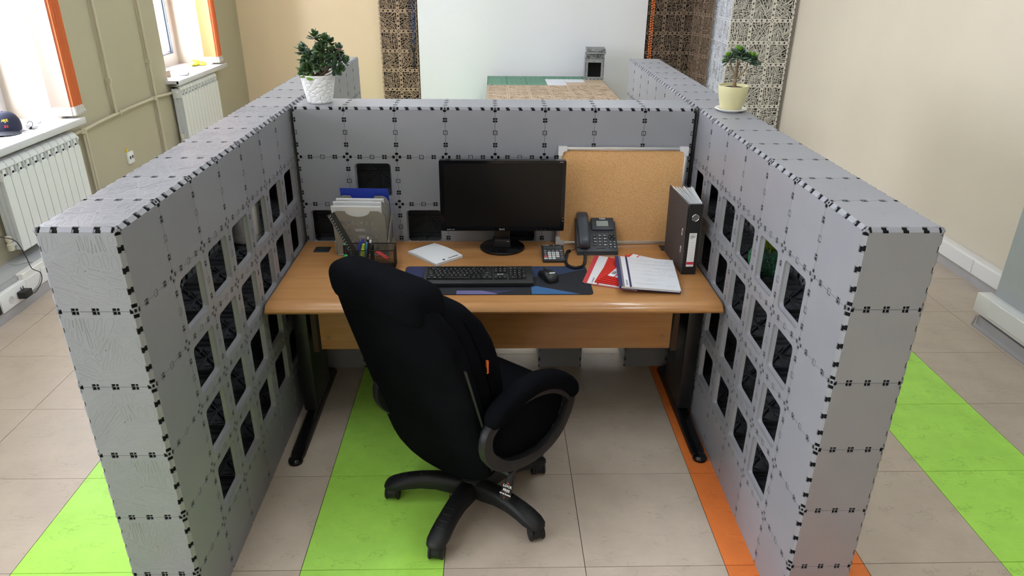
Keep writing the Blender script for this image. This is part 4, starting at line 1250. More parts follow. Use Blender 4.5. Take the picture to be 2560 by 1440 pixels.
for sx in (-1, 1):
    for sz in (0, 1):
        b = MB(); x0 = sx * CW / 2; zc = sz * CHH
        dx, dz_ = -sx, (1 if sz == 0 else -1)
        pts = [(x0 + sx * 0.002, zc - dz_ * 0.002), (x0 + dx * 0.038, zc - dz_ * 0.002), (x0 + dx * 0.038, zc + dz_ * 0.018), (x0 + dx * 0.026, zc + dz_ * 0.019), (x0 + dx * 0.019, zc + dz_ * 0.026), (x0 + dx * 0.018, zc + dz_ * 0.038), (x0 + sx * 0.002, zc + dz_ * 0.038)]
        b.prism(pts, -0.012, 0.0135, (), frame((0, 0, 0), (1, 0, 0), (0, 0, 1), (0, -1, 0))); b.build('corner_cap', mat('corner_cap', (0.66, 0.66, 0.66), 0.4), t)

# ------------------------------------------------------------------ desk phone
PHM = mat('slate_phone_plastic', (0.040, 0.046, 0.058), 0.42)
KEYM = mat('phone_key', (0.020, 0.023, 0.029), 0.35)
t = thing('desk_phone', 'dark slate desk phone with handset and coiled cord', 'telephone', (1.388, 1.405, DZ), R(0.5))
PA = R(35)
Pf = frame((0, 0.0, 0.018), (1, 0, 0), (0, math.cos(PA), math.sin(PA)), (0, -math.sin(PA), math.cos(PA)))   # face frame: x right, y up the slope, z out
b = MB(); W2 = 0.096
side = [(0.0, 0.0), (0.003, 0.016), (0.142, 0.116), (0.150, 0.108), (0.11, 0.03), (0.10, 0.0)]
b.loft([[(-W2, y, z) for y, z in side], [(W2, y, z) for y, z in side]]); b.rbox(-W2, W2, 0.0, 0.168, -0.020, 0.001, 0.005, 2, Pf)
b.build('phone_body', PHM, t, 40)
b = MB(); b.rbox(-0.020, 0.088, 0.118, 0.190, -0.012, 0.010, 0.006, 2, Pf); hd = b.build('display_housing', PHM, t, 40)
b = MB(); b.rbox(-0.002, 0.064, 0.1345, 0.174, 0.009, 0.0106, 0.001, 1, Pf); b.build('display_bezel', mat('display_bezel', (0.05, 0.055, 0.065), 0.25), hd)
b = MB(); b.box(0.004, 0.060, 0.1375, 0.168, 0.0106, 0.0112, Pf); b.build('lcd', mat('lcd_grey', (0.30, 0.33, 0.31), 0.3), hd)
b = MB(); text_mb(b, 'Yealink', 0.0105, Pf @ T(0.034, 0.1815, 0.0103), bold=0.0003); b.build('lettering', WT, hd)
for i in range(4):
    b = MB(); b.rbox(-0.003 + i * 0.0185, 0.012 + i * 0.0185, 0.108, 0.1115, 0.0, 0.003, 0.001, 1, Pf); b.build('soft_key', KEYM, t)
kt = ['1', '2ABC', '3DEF', '4GHI', '5JKL', '6MNO', '7PQRS', '8TUV', '9XYZ', '*.', '0', '#SEND']
for i in range(12):
    cx = -0.008 + (i % 3) * 0.0235; cy = 0.089 - (i // 3) * 0.0175
    b = MB(); b.rbox(cx - 0.0085, cx + 0.0085, cy - 0.0058, cy + 0.0058, 0.0, 0.0038, 0.0015, 2, Pf); kk = b.build('key', KEYM, t, 40)
    b = MB(); text_mb(b, kt[i][0], 0.0085, Pf @ T(cx - 0.003, cy, 0.0042), bold=0.0003)
    if len(kt[i]) > 1: text_mb(b, kt[i][1:], 0.0042, Pf @ T(cx + 0.0035, cy, 0.0042), bold=0.0001)
    b.build('legend', WT, kk)
b = MB(); b.lathe([(0, 0.0045), (0.006, 0.0045), (0.0065, 0.003), (0.0075, 0.003), (0.016, 0.0035), (0.0175, 0.0)], 24, Pf @ T(0.072, 0.081, 0)); b.build('navigation_pad', GLOSSB, t, 40)
b = MB()
for dx, dy in ((-0.012, 0), (0.012, 0), (0, 0.012), (0, -0.012)): b.lathe([(0, 0.0042), (0.0016, 0.004), (0, 0.0036)], 6, Pf @ T(0.072 + dx, 0.081 + dy, 0))
b.build('navigation_marks', WT, t)
for i in range(6):
    cx = 0.063 + (i % 2) * 0.0195; cy = 0.053 - (i // 2) * 0.0145
    b = MB(); b.rbox(cx - 0.0065, cx + 0.0065, cy - 0.0045, cy + 0.0045, 0.0, 0.0035, 0.0012, 1, Pf); kk = b.build('function_key', KEYM, t)
    b = MB(); text_mb(b, ['A', 'oo', 'OK', 'O', '((', 'RD'][i], 0.0062, Pf @ T(cx, cy, 0.0038), bold=0.0003); b.build('legend', WT, kk)
b = MB(); b.rbox(-0.004, 0.036, 0.0165, 0.0215, 0.0, 0.003, 0.001, 1, Pf); b.build('volume_key', KEYM, t)
# handset
b = MB(); rings = []
for (y, zc, w_, h_) in [(0.012, 0.022, 0.022, 0.010), (0.018, 0.026, 0.0255, 0.016), (0.04, 0.032, 0.026, 0.018), (0.07, 0.037, 0.0245, 0.013), (0.11, 0.038, 0.0245, 0.012), (0.145, 0.037, 0.0255, 0.014), (0.18, 0.032, 0.0265, 0.018), (0.198, 0.026, 0.026, 0.016), (0.204, 0.022, 0.022, 0.010)]:
    rings.append([(-0.064 + x, y, zc + q) for x, q in superell(w_, h_, 24, 4.0)])
b.loft(rings, M=Pf); b.build('handset', mat('handset_plastic', (0.046, 0.053, 0.067), 0.32), t, 45)
b = MB(); b.rbox(-0.096, -0.034, 0.02, 0.185, -0.01, 0.012, 0.004, 2, Pf); b.build('cradle', PHM, t, 40)
# coiled cord
b = MB()
path = spline([(q[0] - 1.388, q[1] - 1.405, 0.009) for q in [(1.262, 1.440), (1.250, 1.43), (1.240, 1.385), (1.229, 1.32), (1.232, 1.27), (1.250, 1.243), (1.272, 1.238), (1.298, 1.255), (1.314, 1.30), (1.322, 1.35), (1.328, 1.392)]], 36)
hel = []
n = len(path)
turns = 62
for i, p in enumerate(path):
    tt = (path[min(i + 1, n - 1)] - path[max(i - 1, 0)]).normalized()
    a = tt.cross(Vector((0, 0, 1))).normalized(); q = Vector((0, 0, 1)) - tt * tt.z; q.normalize()
    ph = i / n * turns * 2 * PI
    hel.append(p + a * 0.0058 * math.cos(ph) + q * 0.0058 * math.sin(ph))
b.tube(hel, 0.0022, 5)
b.tube(path[::6], 0.0045, 6)
b.tube([path[0], (-0.110, 0.042, 0.012), (-0.094, 0.05, 0.014)], 0.002, 5); b.tube([path[-1], (-0.060, -0.004, 0.02), (-0.064, 0.012, 0.035)], 0.002, 5)
b.build('coiled_cord', mat('cord_black', (0.014, 0.015, 0.017), 0.4), t, 60)

# ------------------------------------------------------------------ calculator
t = thing('calculator', 'dark grey desktop calculator beside the phone cord', 'calculator', (1.178, 1.312, DZ), R(0))
CA = math.atan2(0.024, 0.135)
Cf = frame((0, 0, 0.012), (1, 0, 0), (0, math.cos(CA), math.sin(CA)), (0, -math.sin(CA), math.cos(CA)))
b = MB(); b.rbox(-0.052, 0.052, 0.0, 0.142, -0.010, 0.0, 0.004, 2, Cf); b.box(-0.049, 0.049, 0.11, 0.135, 0.0, 0.026); b.box(-0.049, 0.049, 0.006, 0.02, 0.0, 0.006); b.build('calculator_body', mat('calculator_plastic', (0.028, 0.029, 0.03), 0.45), t, 40)
b = MB(); b.box(-0.042, 0.040, 0.098, 0.124, 0.0, 0.0008, Cf); b.build('display', mat('calculator_lcd', (0.075, 0.085, 0.08), 0.2), t)
b = MB(); text_mb(b, 'CITIZEN', 0.009, Cf @ T(-0.032, 0.1335, 0.0004), bold=0.0002); text_mb(b, 'o', 0.011, Cf @ T(0.006, 0.134, 0.0004), bold=0.0003); text_mb(b, 'SDC', 0.007, Cf @ T(0.041, 0.134, 0.0004), bold=0.0002); b.build('lettering', WT, t)
CK = mat('calculator_dark_key', (0.10, 0.105, 0.12), 0.4); CWK = mat('calculator_white_key', (0.75, 0.75, 0.75), 0.4); CR = mat('calculator_red_key', (0.65, 0.05, 0.05), 0.4)
rowsC = [['MU', '\u2192', 'M+', 'M-', 'MRC'], ['%', '7', '8', '9', '/'], ['V', '4', '5', '6', 'x'], ['CE', '1', '2', '3', '-'], ['AC', '0', '00', '.', '+']]
for r_, row in enumerate(rowsC):
    for c_, s_ in enumerate(row):
        cx = -0.037 + c_ * 0.0185; cy = 0.083 - r_ * 0.0165
        num = s_.isdigit()
        m_ = CWK if num or s_ == 'AC' else CR if s_ == 'CE' else CK
        b = MB(); b.rbox(cx - 0.0078, cx + 0.0078, cy - 0.006, cy + 0.006, 0, 0.003, 0.0012, 1, Cf); kk = b.build('key', m_, t)
        b = MB(); text_mb(b, s_, 0.0075 if len(s_) < 2 else 0.0055, Cf @ T(cx, cy, 0.0033), bold=0.0002); b.build('legend', BLACKP if m_ is CWK else WT, kk)

# ------------------------------------------------------------------ mouse mat (flat print)
t = thing('desk_mat', 'long dark mouse mat printed with blue and violet shards', 'mouse mat', (0.915, 1.1205, DZ))
mw, mh = 0.80, 0.295
cols = [mat('mat_black', (0.010, 0.011, 0.017), 0.85), mat('mat_navy', (0.020, 0.036, 0.085), 0.85), mat('mat_indigo', (0.024, 0.028, 0.085), 0.85), mat('mat_blue', (0.035, 0.115, 0.27), 0.85), mat('mat_violet', (0.135, 0.12, 0.27), 0.85), mat('mat_edge', (0.008, 0.008, 0.012), 0.9)]
b = MB(); b.cur = 0; b.prism(rrect(mw, mh, 0.02, 5), 0.0, 0.0028)
tops = [(1, [(0.12, 0.1455), (0.378, 0.1455), (0.397, 0.128), (0.397, 0.115), (0.27, 0.055), (0.18, 0.03), (0.14, 0.03)]),
        (2, [(-0.398, 0.10), (-0.398, 0.128), (-0.38, 0.1455), (0.0, 0.1455), (-0.22, 0.03), (-0.37, 0.03)]),
        (3, [(0.145, -0.07), (0.165, -0.065), (0.345, -0.1455), (0.145, -0.1455)]),
        (4, [(-0.165, -0.11), (-0.06, -0.110), (0.005, -0.138), (-0.005, -0.1455), (-0.165, -0.1455)]),
        (2, [(-0.055, -0.108), (0.08, -0.108), (0.03, -0.128), (0.008, -0.1375)]),
        (1, [(0.12, 0.13), (0.145, 0.1455), (0.10, 0.1455)])]
for k, (ci, p) in enumerate(tops):
    b.cur = ci; b.prism(p, 0.0028, 0.00295 + 0.00004 * k)
b.build('printed_mat', cols, t)

# ------------------------------------------------------------------ keyboard
t = thing('keyboard', 'black full-size keyboard on the mouse mat', 'keyboard', (0.839, 1.045, DZ + 0.003), R(0.5))
KA = math.atan2(0.012, 0.15)
Kf = frame((0, 0, 0.019), (1, 0, 0), (0, math.cos(KA), math.sin(KA)), (0, -math.sin(KA), math.cos(KA)))
KB = mat('keyboard_black', (0.011, 0.011, 0.012), 0.45); KK = mat('keycap_black', (0.014, 0.014, 0.015), 0.4)
b = MB(); b.loft([[(-0.231, 0, 0.003), (-0.231, 0.0, 0.017), (-0.231, 0.008, 0.020), (-0.231, 0.150, 0.031), (-0.231, 0.152, 0.012), (-0.231, 0.01, 0)], [(0.231, 0, 0.003), (0.231, 0.0, 0.017), (0.231, 0.008, 0.020), (0.231, 0.150, 0.031), (0.231, 0.152, 0.012), (0.231, 0.01, 0)]])
b.build('keyboard_body', KB, t, 30)
kmesh = {}
leg = MB()
def key(x, y, w_, d_=0.0165, s_='', name='key'):
    k_ = round(w_, 4), round(d_, 4)
    if k_ not in kmesh:
        bb = MB(); h = 0.0075
        a, c = w_ / 2 - 0.0006, d_ / 2 - 0.0006
        bb.loft([[(-a, -c, 0), (a, -c, 0), (a, c, 0), (-a, c, 0)], [(-a, -c, 0.003), (a, -c, 0.003), (a, c, 0.003), (-a, c, 0.003)], [(-a + 0.0022, -c + 0.0018, h), (a - 0.0022, -c + 0.0018, h), (a - 0.0022, c - 0.0025, h), (-a + 0.0022, c - 0.0025, h)]])
        kmesh[k_] = bb.mesh('key', KK)
    obj('key', kmesh[k_], t, Kf @ T(x, y, 0.0))
    if s_: text_mb(leg, s_, 0.0062 if len(s_) < 2 else 0.0038, Kf @ T(x - (0.002 if len(s_) < 2 else 0), y + 0.001, 0.0078), bold=0.00012)
P_ = 0.0186
x0 = -0.219
yr = [0.135, 0.112, 0.0935, 0.075, 0.0565, 0.038]
def row(y, items, x):
    for (s_, w_) in items:
        if s_ != '#': key(x + w_ * P_ / 2, y, w_ * P_, 0.0165 if y < 0.13 else 0.0125, s_)
        x += w_ * P_
row(yr[0], [('Esc', 1), ('#', 1)] + [('F%d' % i, 1) for i in (1, 2, 3, 4)] + [('#', .5)] + [('F%d' % i, 1) for i in (5, 6, 7, 8)] + [('#', .5)] + [('F%d' % i, 1) for i in (9, 10, 11, 12)] + [('#', .3), ('Prt', 1), ('Scr', 1), ('Brk', 1)], x0)
row(yr[1], [('~', 1)] + [(c, 1) for c in '1234567890-='] + [('\u2190', 2), ('#', .3), ('Ins', 1), ('Hom', 1), ('PgU', 1), ('#', .4), ('Num', 1), ('/', 1), ('*', 1), ('-', 1)], x0)
row(yr[2], [('Tab', 1.5)] + [(c, 1) for c in 'QWERTYUIOP[]'] + [('\\', 1.5), ('#', .3), ('Del', 1), ('End', 1), ('PgD', 1), ('#', .4), ('7', 1), ('8', 1), ('9', 1)], x0)
row(yr[3], [('Caps', 1.75)] + [(c, 1) for c in "ASDFGHJKL;'"] + [('Enter', 2.25), ('#', 3.7), ('4', 1), ('5', 1), ('6', 1)], x0)
row(yr[4], [('Shift', 2.25)] + [(c, 1) for c in 'ZXCVBNM,./'] + [('Shift', 2.75), ('#', 1.3), ('\u2191', 1), ('#', 1.4), ('1', 1), ('2', 1), ('3', 1)], x0)
row(yr[5], [('Ctrl', 1.25), ('Win', 1.25), ('Alt', 1.25), ('', 6.25), ('Alt', 1.25), ('Fn', 1.25), ('Win', 1.25), ('Ctrl', 1.25), ('#', .3), ('\u2190', 1), ('\u2193', 1), ('\u2192', 1), ('#', .4), ('0', 2), ('.', 1)], x0)
xk = x0 + (15 + .3 + 3 + .4 + 3.5) * P_
key(xk, (yr[2] + yr[3]) / 2, P_, 0.035, '+'); key(xk, (yr[4] + yr[5]) / 2, P_, 0.035, 'En')
leg.build('key_legends', WT, t)['kind'] = 'stuff'
b = MB(); text_mb(b, 'acer', 0.0145, Kf @ T(x0 + 16.8 * P_, yr[3] - 0.001, 0.0015) @ Matrix.Shear('XZ', 4, (0, 0)), bold=0.0006); b.build('lettering', mat('silver_print', (0.75, 0.75, 0.76), 0.4), t)
for i in range(3):
    b = MB(); b.lathe([(0, 0.0008), (0.0015, 0.0006), (0, 0.0004)], 8, Kf @ T(x0 + (19.3 + i * 1.1) * P_, 0.137, 0.0)); b.build('status_light', WT, t)

# ------------------------------------------------------------------ mouse
t = thing('computer_mouse', 'black wireless mouse on the mouse mat', 'mouse', (1.138, 1.135, DZ + 0.003), R(22))
b = MB(); rings = []
for (y, w_, h_) in [(-0.056, 0.010, 0.010), (-0.052, 0.022, 0.020), (-0.040, 0.029, 0.032), (-0.02, 0.031, 0.039), (0.0, 0.029, 0.038), (0.02, 0.028, 0.033), (0.04, 0.029, 0.026), (0.050, 0.026, 0.020), (0.054, 0.018, 0.013)]:
    rings.append([(w_ * math.copysign(abs(math.cos(a)) ** 0.6, math.cos(a)) * (0.86 if math.sin(a) < -0.5 else 1), y, max(0.0, h_ * (0.35 + 0.65 * math.copysign(abs(math.sin(a)) ** 0.75, math.sin(a))))) for a in [2 * PI * q / 24 for q in range(24)]])
b.loft(rings); b.build('mouse_body', mat('mouse_black', (0.014, 0.014, 0.016), 0.38), t, 60)
b = MB(); b.lathe([(0, -0.004), (0.010, -0.004), (0.0105, 0), (0.010, 0.004), (0, 0.004)], 16, T(0, 0.033, 0.0185) @ RY(PI / 2)); b.build('scroll_wheel', mat('wheel_rubber', (0.02, 0.02, 0.02), 0.8), t, 40)
b = MB(); b.box(-0.0005, 0.0005, 0.014, 0.05, 0.018, 0.0345); b.build('button_split', DARK, t)
b = MB(); text_mb(b, 'acer', 0.014, frame((0.004, -0.030, 0.0373), (math.cos(-0.25), math.sin(-0.25), 0), (0.24, 0.93, 0.28), (-0.07, -0.27, 0.96)), bold=0.0006); b.build('lettering', mat('silver_print', (0.75, 0.75, 0.76), 0.4), t)

# ------------------------------------------------------------------ notepad
NA = math.atan2(0.114, 0.125)
t = thing('spiral_notepad', 'white spiral-bound notepad lying between the file sorter and the monitor', 'notepad', (0.632, 1.405, DZ), NA)
b = MB(); b.rbox(-0.078, 0.078, -0.107, 0.107, 0.0, 0.0025, 0.0008, 1); b.build('back_cover', mat('grey_card', (0.55, 0.56, 0.6), 0.7), t)
b = MB()
for i in range(4): b.rbox(-0.077 - 0.0004 * i, 0.077, -0.1065 + 0.0004 * i, 0.1065, 0.0026 + i * 0.0022, 0.0046 + i * 0.0022, 0.0006, 1)
b.build('page_block', PAPER, t)
b = MB()
ny_, nx_ = 12, 2
vs_ = []
for j in range(ny_ + 1):
    for i in range(nx_ + 1):
        v_ = j / ny_
        y = 0.1065 - 0.214 * v_
        vs_.append((-0.0775 + 0.155 * i / nx_, y, 0.0118 + 0.006 * math.sin(v_ * PI) * (0.4 + 0.6 * i / nx_)))
fs = [(j * 3 + i, (j + 1) * 3 + i, (j + 1) * 3 + i + 1, j * 3 + i + 1) for j in range(ny_) for i in range(nx_)]
b.add(vs_, fs)
b.build('front_cover', mat('white_card', (0.82, 0.82, 0.84), 0.5), t, 60)
b = MB(); text_mb(b, 'GrandBuild', 0.0125, T(0.03, -0.094, 0.0155), bold=0.0003); b.lathe([(0.003, 0), (0.0055, 0), (0.0055, 0.0004), (0.003, 0.0004)], 12, T(-0.024, -0.094, 0.0152)); b.build('lettering', mat('dark_print', (0.06, 0.06, 0.09), 0.6), t)
for i in range(19):
    b = MB(); x = -0.070 + i * 0.140 / 18
    b.tube([(x, 0.1055 + 0.0065 * math.cos(a), 0.007 + 0.0075 * math.sin(a)) for a in [2 * PI * q / 10 for q in range(10)]], 0.0008, 5, loop=True); b.build('binding_ring', BLACKP, t)

# ------------------------------------------------------------------ ring binder
MARB = mat('marbled_card', (0.060, 0.050, 0.050), 0.6, var=0.12, vscale=60)
t = thing('ring_binder', 'dark lever arch binder standing at the right end of the desk', 'binder', (1.757, 1.18, DZ), R(1.5))
bw, bd, bh = 0.0295, 0.285, 0.322
b = MB(); b.rbox(-bw, bw, 0, 0.004, 0, bh, 0.0015, 1); sp = b.build('spine', mat('black_card', (0.014, 0.013, 0.013), 0.55), t)
lean = R(1.5)
b = MB(); b.box(-0.0025, 0, 0.002, bd, 0, bh); cv = b.build('cover_board', MARB, t, None, T(-bw, 0, 0) @ RZ(R(1)) @ RY(-R(0.8)))
b = MB(); b.box(0, 0.0025, 0.002, bd, 0, bh); b.build('cover_board', MARB, t, None, T(bw, 0, 0))
for z in (0.105, 0.185):
    b = MB(); b.tube([(-0.003, 0.040 + 0.006 * math.cos(a), z + 0.016 * math.sin(a)) for a in [2 * PI * q / 16 for q in range(16)]], 0.0014, 6, loop=True); b.build('slot_rim', CHROME, cv, 60)
    b = MB(); b.prism([(0.040 + 0.005 * math.cos(a), z + 0.015 * math.sin(a)) for a in [2 * PI * q / 14 for q in range(14)]], 0, 0.0004, (), frame((-0.0026, 0, 0), (0, 1, 0), (0, 0, 1), (-1, 0, 0)) @ Matrix.Diagonal((1, 1, 1, 1))); b.build('slot_shadow', DARK, cv)
b = MB(); b.tube([(0.002 + 0.0145 * math.cos(a), -0.0008, 0.262 + 0.0145 * math.sin(a)) for a in [2 * PI * q / 28 for q in range(28)]], 0.0019, 6, loop=True); b.build('finger_ring', CHROME, sp, 60)
b = MB(); b.lathe([(0, 0.0006), (0.0135, 0.0006), (0.0135, 0)], 24, T(0.002, 0, 0.262) @ RX(PI / 2)); b.build('finger_hole', mat('hole_grey', (0.13, 0.13, 0.13), 0.6), sp)
b = MB(); b.box(-0.0155, 0.0165, -0.0008, 0, 0.038, 0.193); lb = b.build('spine_label', PAPER, sp)
b = MB(); b.box(-0.0150, 0.0160, -0.0012, -0.0008, 0.048, 0.060); b.build('red_band', mat('red_band', (0.55, 0.03, 0.05), 0.6), sp)
b = MB()
for i, w_ in enumerate((1, 2, 1, 1, 3, 1, 2, 1, 1, 2)):
    b.box(-0.011 + i * 0.0022, -0.011 + i * 0.0022 + 0.0006 * w_, -0.0011, -0.0008, 0.172, 0.182)
for z in (0.187, 0.168): b.box(-0.012, 0.012 if z > 0.17 else 0.0, -0.0011, -0.0008, z, z + 0.0012)
b.build('barcode', mat('dark_print', (0.06, 0.06, 0.09), 0.6), sp)
b = MB()
for z in (0.15, 0.138, 0.126, 0.114, 0.102, 0.09, 0.078): b.box(-0.012, 0.013, -0.0010, -0.0008, z, z + 0.0005)
b.build('ruled_lines', mat('pale_print', (0.5, 0.5, 0.52), 0.6), sp)
rb = random.Random(2)
for i in range(14):
    f_ = i / 13
    x = -bw + 0.012 + f_ * (2 * bw - 0.02)
    b = MB(); tilt = (f_ - 0.55) * 0.05
    b.loft([[(x, 0.012, 0.012), (x + 0.0012, 0.012, 0.012), (x + 0.0012, 0.235, 0.012), (x, 0.235, 0.012)], [(x, 0.012, 0.28), (x + 0.0012, 0.012, 0.28), (x + 0.0012, 0.235, 0.28), (x, 0.235, 0.28)], [(x + tilt * 0.2, 0.012, 0.323), (x + tilt * 0.2 + 0.0012, 0.012, 0.323), (x + tilt + 0.0012, 0.225 + rb.uniform(-0.01, 0.01), 0.330 + rb.uniform(-0.004, 0.006)), (x + tilt, 0.225, 0.33)]])
    b.build('plastic_pocket', mat('clear_sleeve', (0.70, 0.71, 0.72), 0.25), t)

# ------------------------------------------------------------------ report folders
REDF = mat('red_folder_film', (0.60, 0.022, 0.020), 0.35); PINK = mat('pink_red_folder_film', (0.60, 0.055, 0.075), 0.35); NAVYF = mat('navy_folder_film', (0.012, 0.022, 0.115), 0.35)
CLEAR = mat('clear_cover_over_paper', (0.68, 0.70, 0.74), 0.22); STRIP = mat('white_strip', (0.76, 0.76, 0.80), 0.4); PINKP = mat('pinkish_sheet', (0.72, 0.62, 0.66), 0.3)
def folder(label, P, d, thick, colm, sheet, strips, group=None):
    """P: corner points nearL, nearR, farR, farL (world).  Slab patches are made by bilinear interpolation."""
    nl, nr, fr_, fl_ = [Vector(p) for p in P]
    o = nl.copy()
    t_ = thing('report_folder', label, 'folder', o, 0, group)
    up = Vector((0, 0, 1))
    def pt(u, v, h):
        return (nl * (1 - u) * (1 - v) + nr * u * (1 - v) + fr_ * u * v + fl_ * (1 - u) * v) - o + up * (h + 0.006 * math.sin(v * PI) * d)
    def slab(name, u0, u1, v0, v1, h0, h1, m_, parent=None, nu=2, nv=8):
        b = MB(); n_ = nv + 1
        ring = []
        for j in range(n_):
            v = v0 + (v1 - v0) * j / nv
            ring.append([pt(u0, v, h0), pt(u1, v, h0), pt(u1, v, h1), pt(u0, v, h1)])
        b.loft(ring); return b.build(name, m_, parent or t_)
    slab('back_cover', 0, 1, 0, 1, 0, 0.0012, colm)
    slab('page_block', 0.03, 0.985, 0.012, 0.985, 0.0012, thick, PAPER)
    fc = slab('front_cover', 0.0, 1.0, 0.004, 0.996, thick, thick + 0.0008, sheet)
    for (u0, u1, m_) in strips:
        slab('spine_strip', u0, u1, 0.0, 1.0, thick + 0.0008, thick + 0.0012, m_, fc)
    return t_, pt, fc
z0 = DZ + 0.0005
tR, ptR, fcR = folder('bottom red report folder of the fan, pinkish cover with white strip', [(1.279, 1.083, z0), (1.500, 1.003, z0), (1.60, 1.30, z0), (1.372, 1.388, z0)], 0.2, 0.006, PINK, PINKP, [(0.0, 0.085, PINK), (0.085, 0.26, STRIP), (0.26, 0.30, PINK)], 'red report folders')
words = ['lowest', 'second lowest', 'middle', 'second highest', 'topmost']
for i in range(5):
    a0 = Vector((1.330 + i * 0.013, 1.080 + i * 0.010, z0 + 0.0078 + i * 0.0034))
    dr = R(-22 - i * 2.6)
    ex_ = Vector((math.cos(dr), math.sin(dr), 0)); ey = Vector((-math.sin(dr), math.cos(dr), 0))
    nr = a0 + ex_ * 0.20; fl_ = a0 + ey * 0.285 + Vector((0, 0, 0.002)); fr_ = nr + ey * 0.285 + Vector((0, 0, 0.002))
    nr.z -= 0.001
    top = i == 4
    tR2, ptR2, fcR2 = folder('%s of the five solid red report folders fanned under the navy folder' % words[i], [a0, nr, fr_, fl_], 0.15, 0.0022, REDF, REDF if not top else CLEAR, [] if not top else [(0.0, 0.05, REDF), (0.05, 0.19, STRIP), (0.19, 0.215, REDF)], 'red report folders')
t_, pt, fc = folder('navy report folder with a clear cover and printed page on top of the fan', [(1.421, 0.985, z0 + 0.0225), (1.674, 0.972, z0 + 0.006), (1.703, 1.262, z0 + 0.024), (1.452, 1.300, z0 + 0.0285)], 0.3, 0.010, NAVYF, CLEAR, [(-0.012, 0.05, NAVYF), (0.05, 0.085, mat('grey_spine', (0.16, 0.17, 0.21), 0.4)), (0.085, 0.165, STRIP), (0.165, 0.20, NAVYF)])
b = MB()
rp = random.Random(9)
def line(u0, u1, v, h=0.004):
    n_ = max(1, int((u1 - u0) / 0.03))
    for q in range(n_):
        if rp.random() < 0.12: continue
        ua = u0 + (u1 - u0) * q / n_; ub = ua + (u1 - u0) / n_ * rp.uniform(0.75, 1.0)
        p1, p2, p3, p4 = pt(ua, v, 0.0115), pt(ub, v, 0.0115), pt(ub, v + h, 0.0115), pt(ua, v + h, 0.0115)
        b.quad(p1, p2, p3, p4)
for (u0, u1, v) in [(0.42, 0.62, .92), (0.33, 0.55, .86), (0.68, 0.93, .88), (0.66, 0.95, .84), (0.80, 0.96, .77), (0.36, 0.86, .76), (0.48, 0.66, .71), (0.62, 0.97, .64), (0.70, 0.97, .58), (0.44, 0.58, .53), (0.70, 0.82, .52), (0.44, 0.56, .45), (0.68, 0.80, .44), (0.84, 0.97, .44), (0.44, 0.60, .41), (0.84, 0.97, .40), (0.44, 0.56, .30), (0.44, 0.64, .26), (0.44, 0.62, .22), (0.28, 0.62, .12), (0.78, 0.92, .10)]:
    line(u0, u1, v, 0.006)
b.build('printed_lines', mat('grey_text', (0.30, 0.31, 0.34), 0.6), t_)
b = MB()
pm = pt(0.125, 0.12, 0.0114)
eu = (pt(0.2, 0.12, 0) - pt(0.1, 0.12, 0)).normalized(); ev = (pt(0.12, 0.3, 0) - pt(0.12, 0.1, 0)).normalized(); en = eu.cross(ev).normalized()
text_mb(b, 'Бюрократ', 0.011, frame(pm, ev, -eu, en), bold=0.0003)
b.build('strip_lettering', mat('dark_print', (0.06, 0.06, 0.09), 0.6), t_)

def on_strip(pt_, u, v, h):
    eu_ = (pt_(u + 0.05, v, 0) - pt_(u, v, 0)).normalized(); ev_ = (pt_(u, v + 0.1, 0) - pt_(u, v, 0)).normalized()
    return frame(pt_(u, v, h), ev_, -eu_, eu_.cross(ev_).normalized())
b = MB(); text_mb(b, 'Бюрократ', 0.011, on_strip(ptR, 0.17, 0.12, 0.0074), bold=0.0003); b.build('strip_lettering', mat('dark_print', (0.06, 0.06, 0.09), 0.6), tR)
b = MB(); Mb = on_strip(ptR2, 0.12, 0.14, 0.0036)
for q in range(9): b.box(-0.016 + q * 0.0036, -0.016 + q * 0.0036 + (0.0012, 0.0022)[q % 2], -0.009, 0.009, 0, 0.0003, Mb)
b.build('strip_barcode', mat('dark_print', (0.06, 0.06, 0.09), 0.6), tR2)

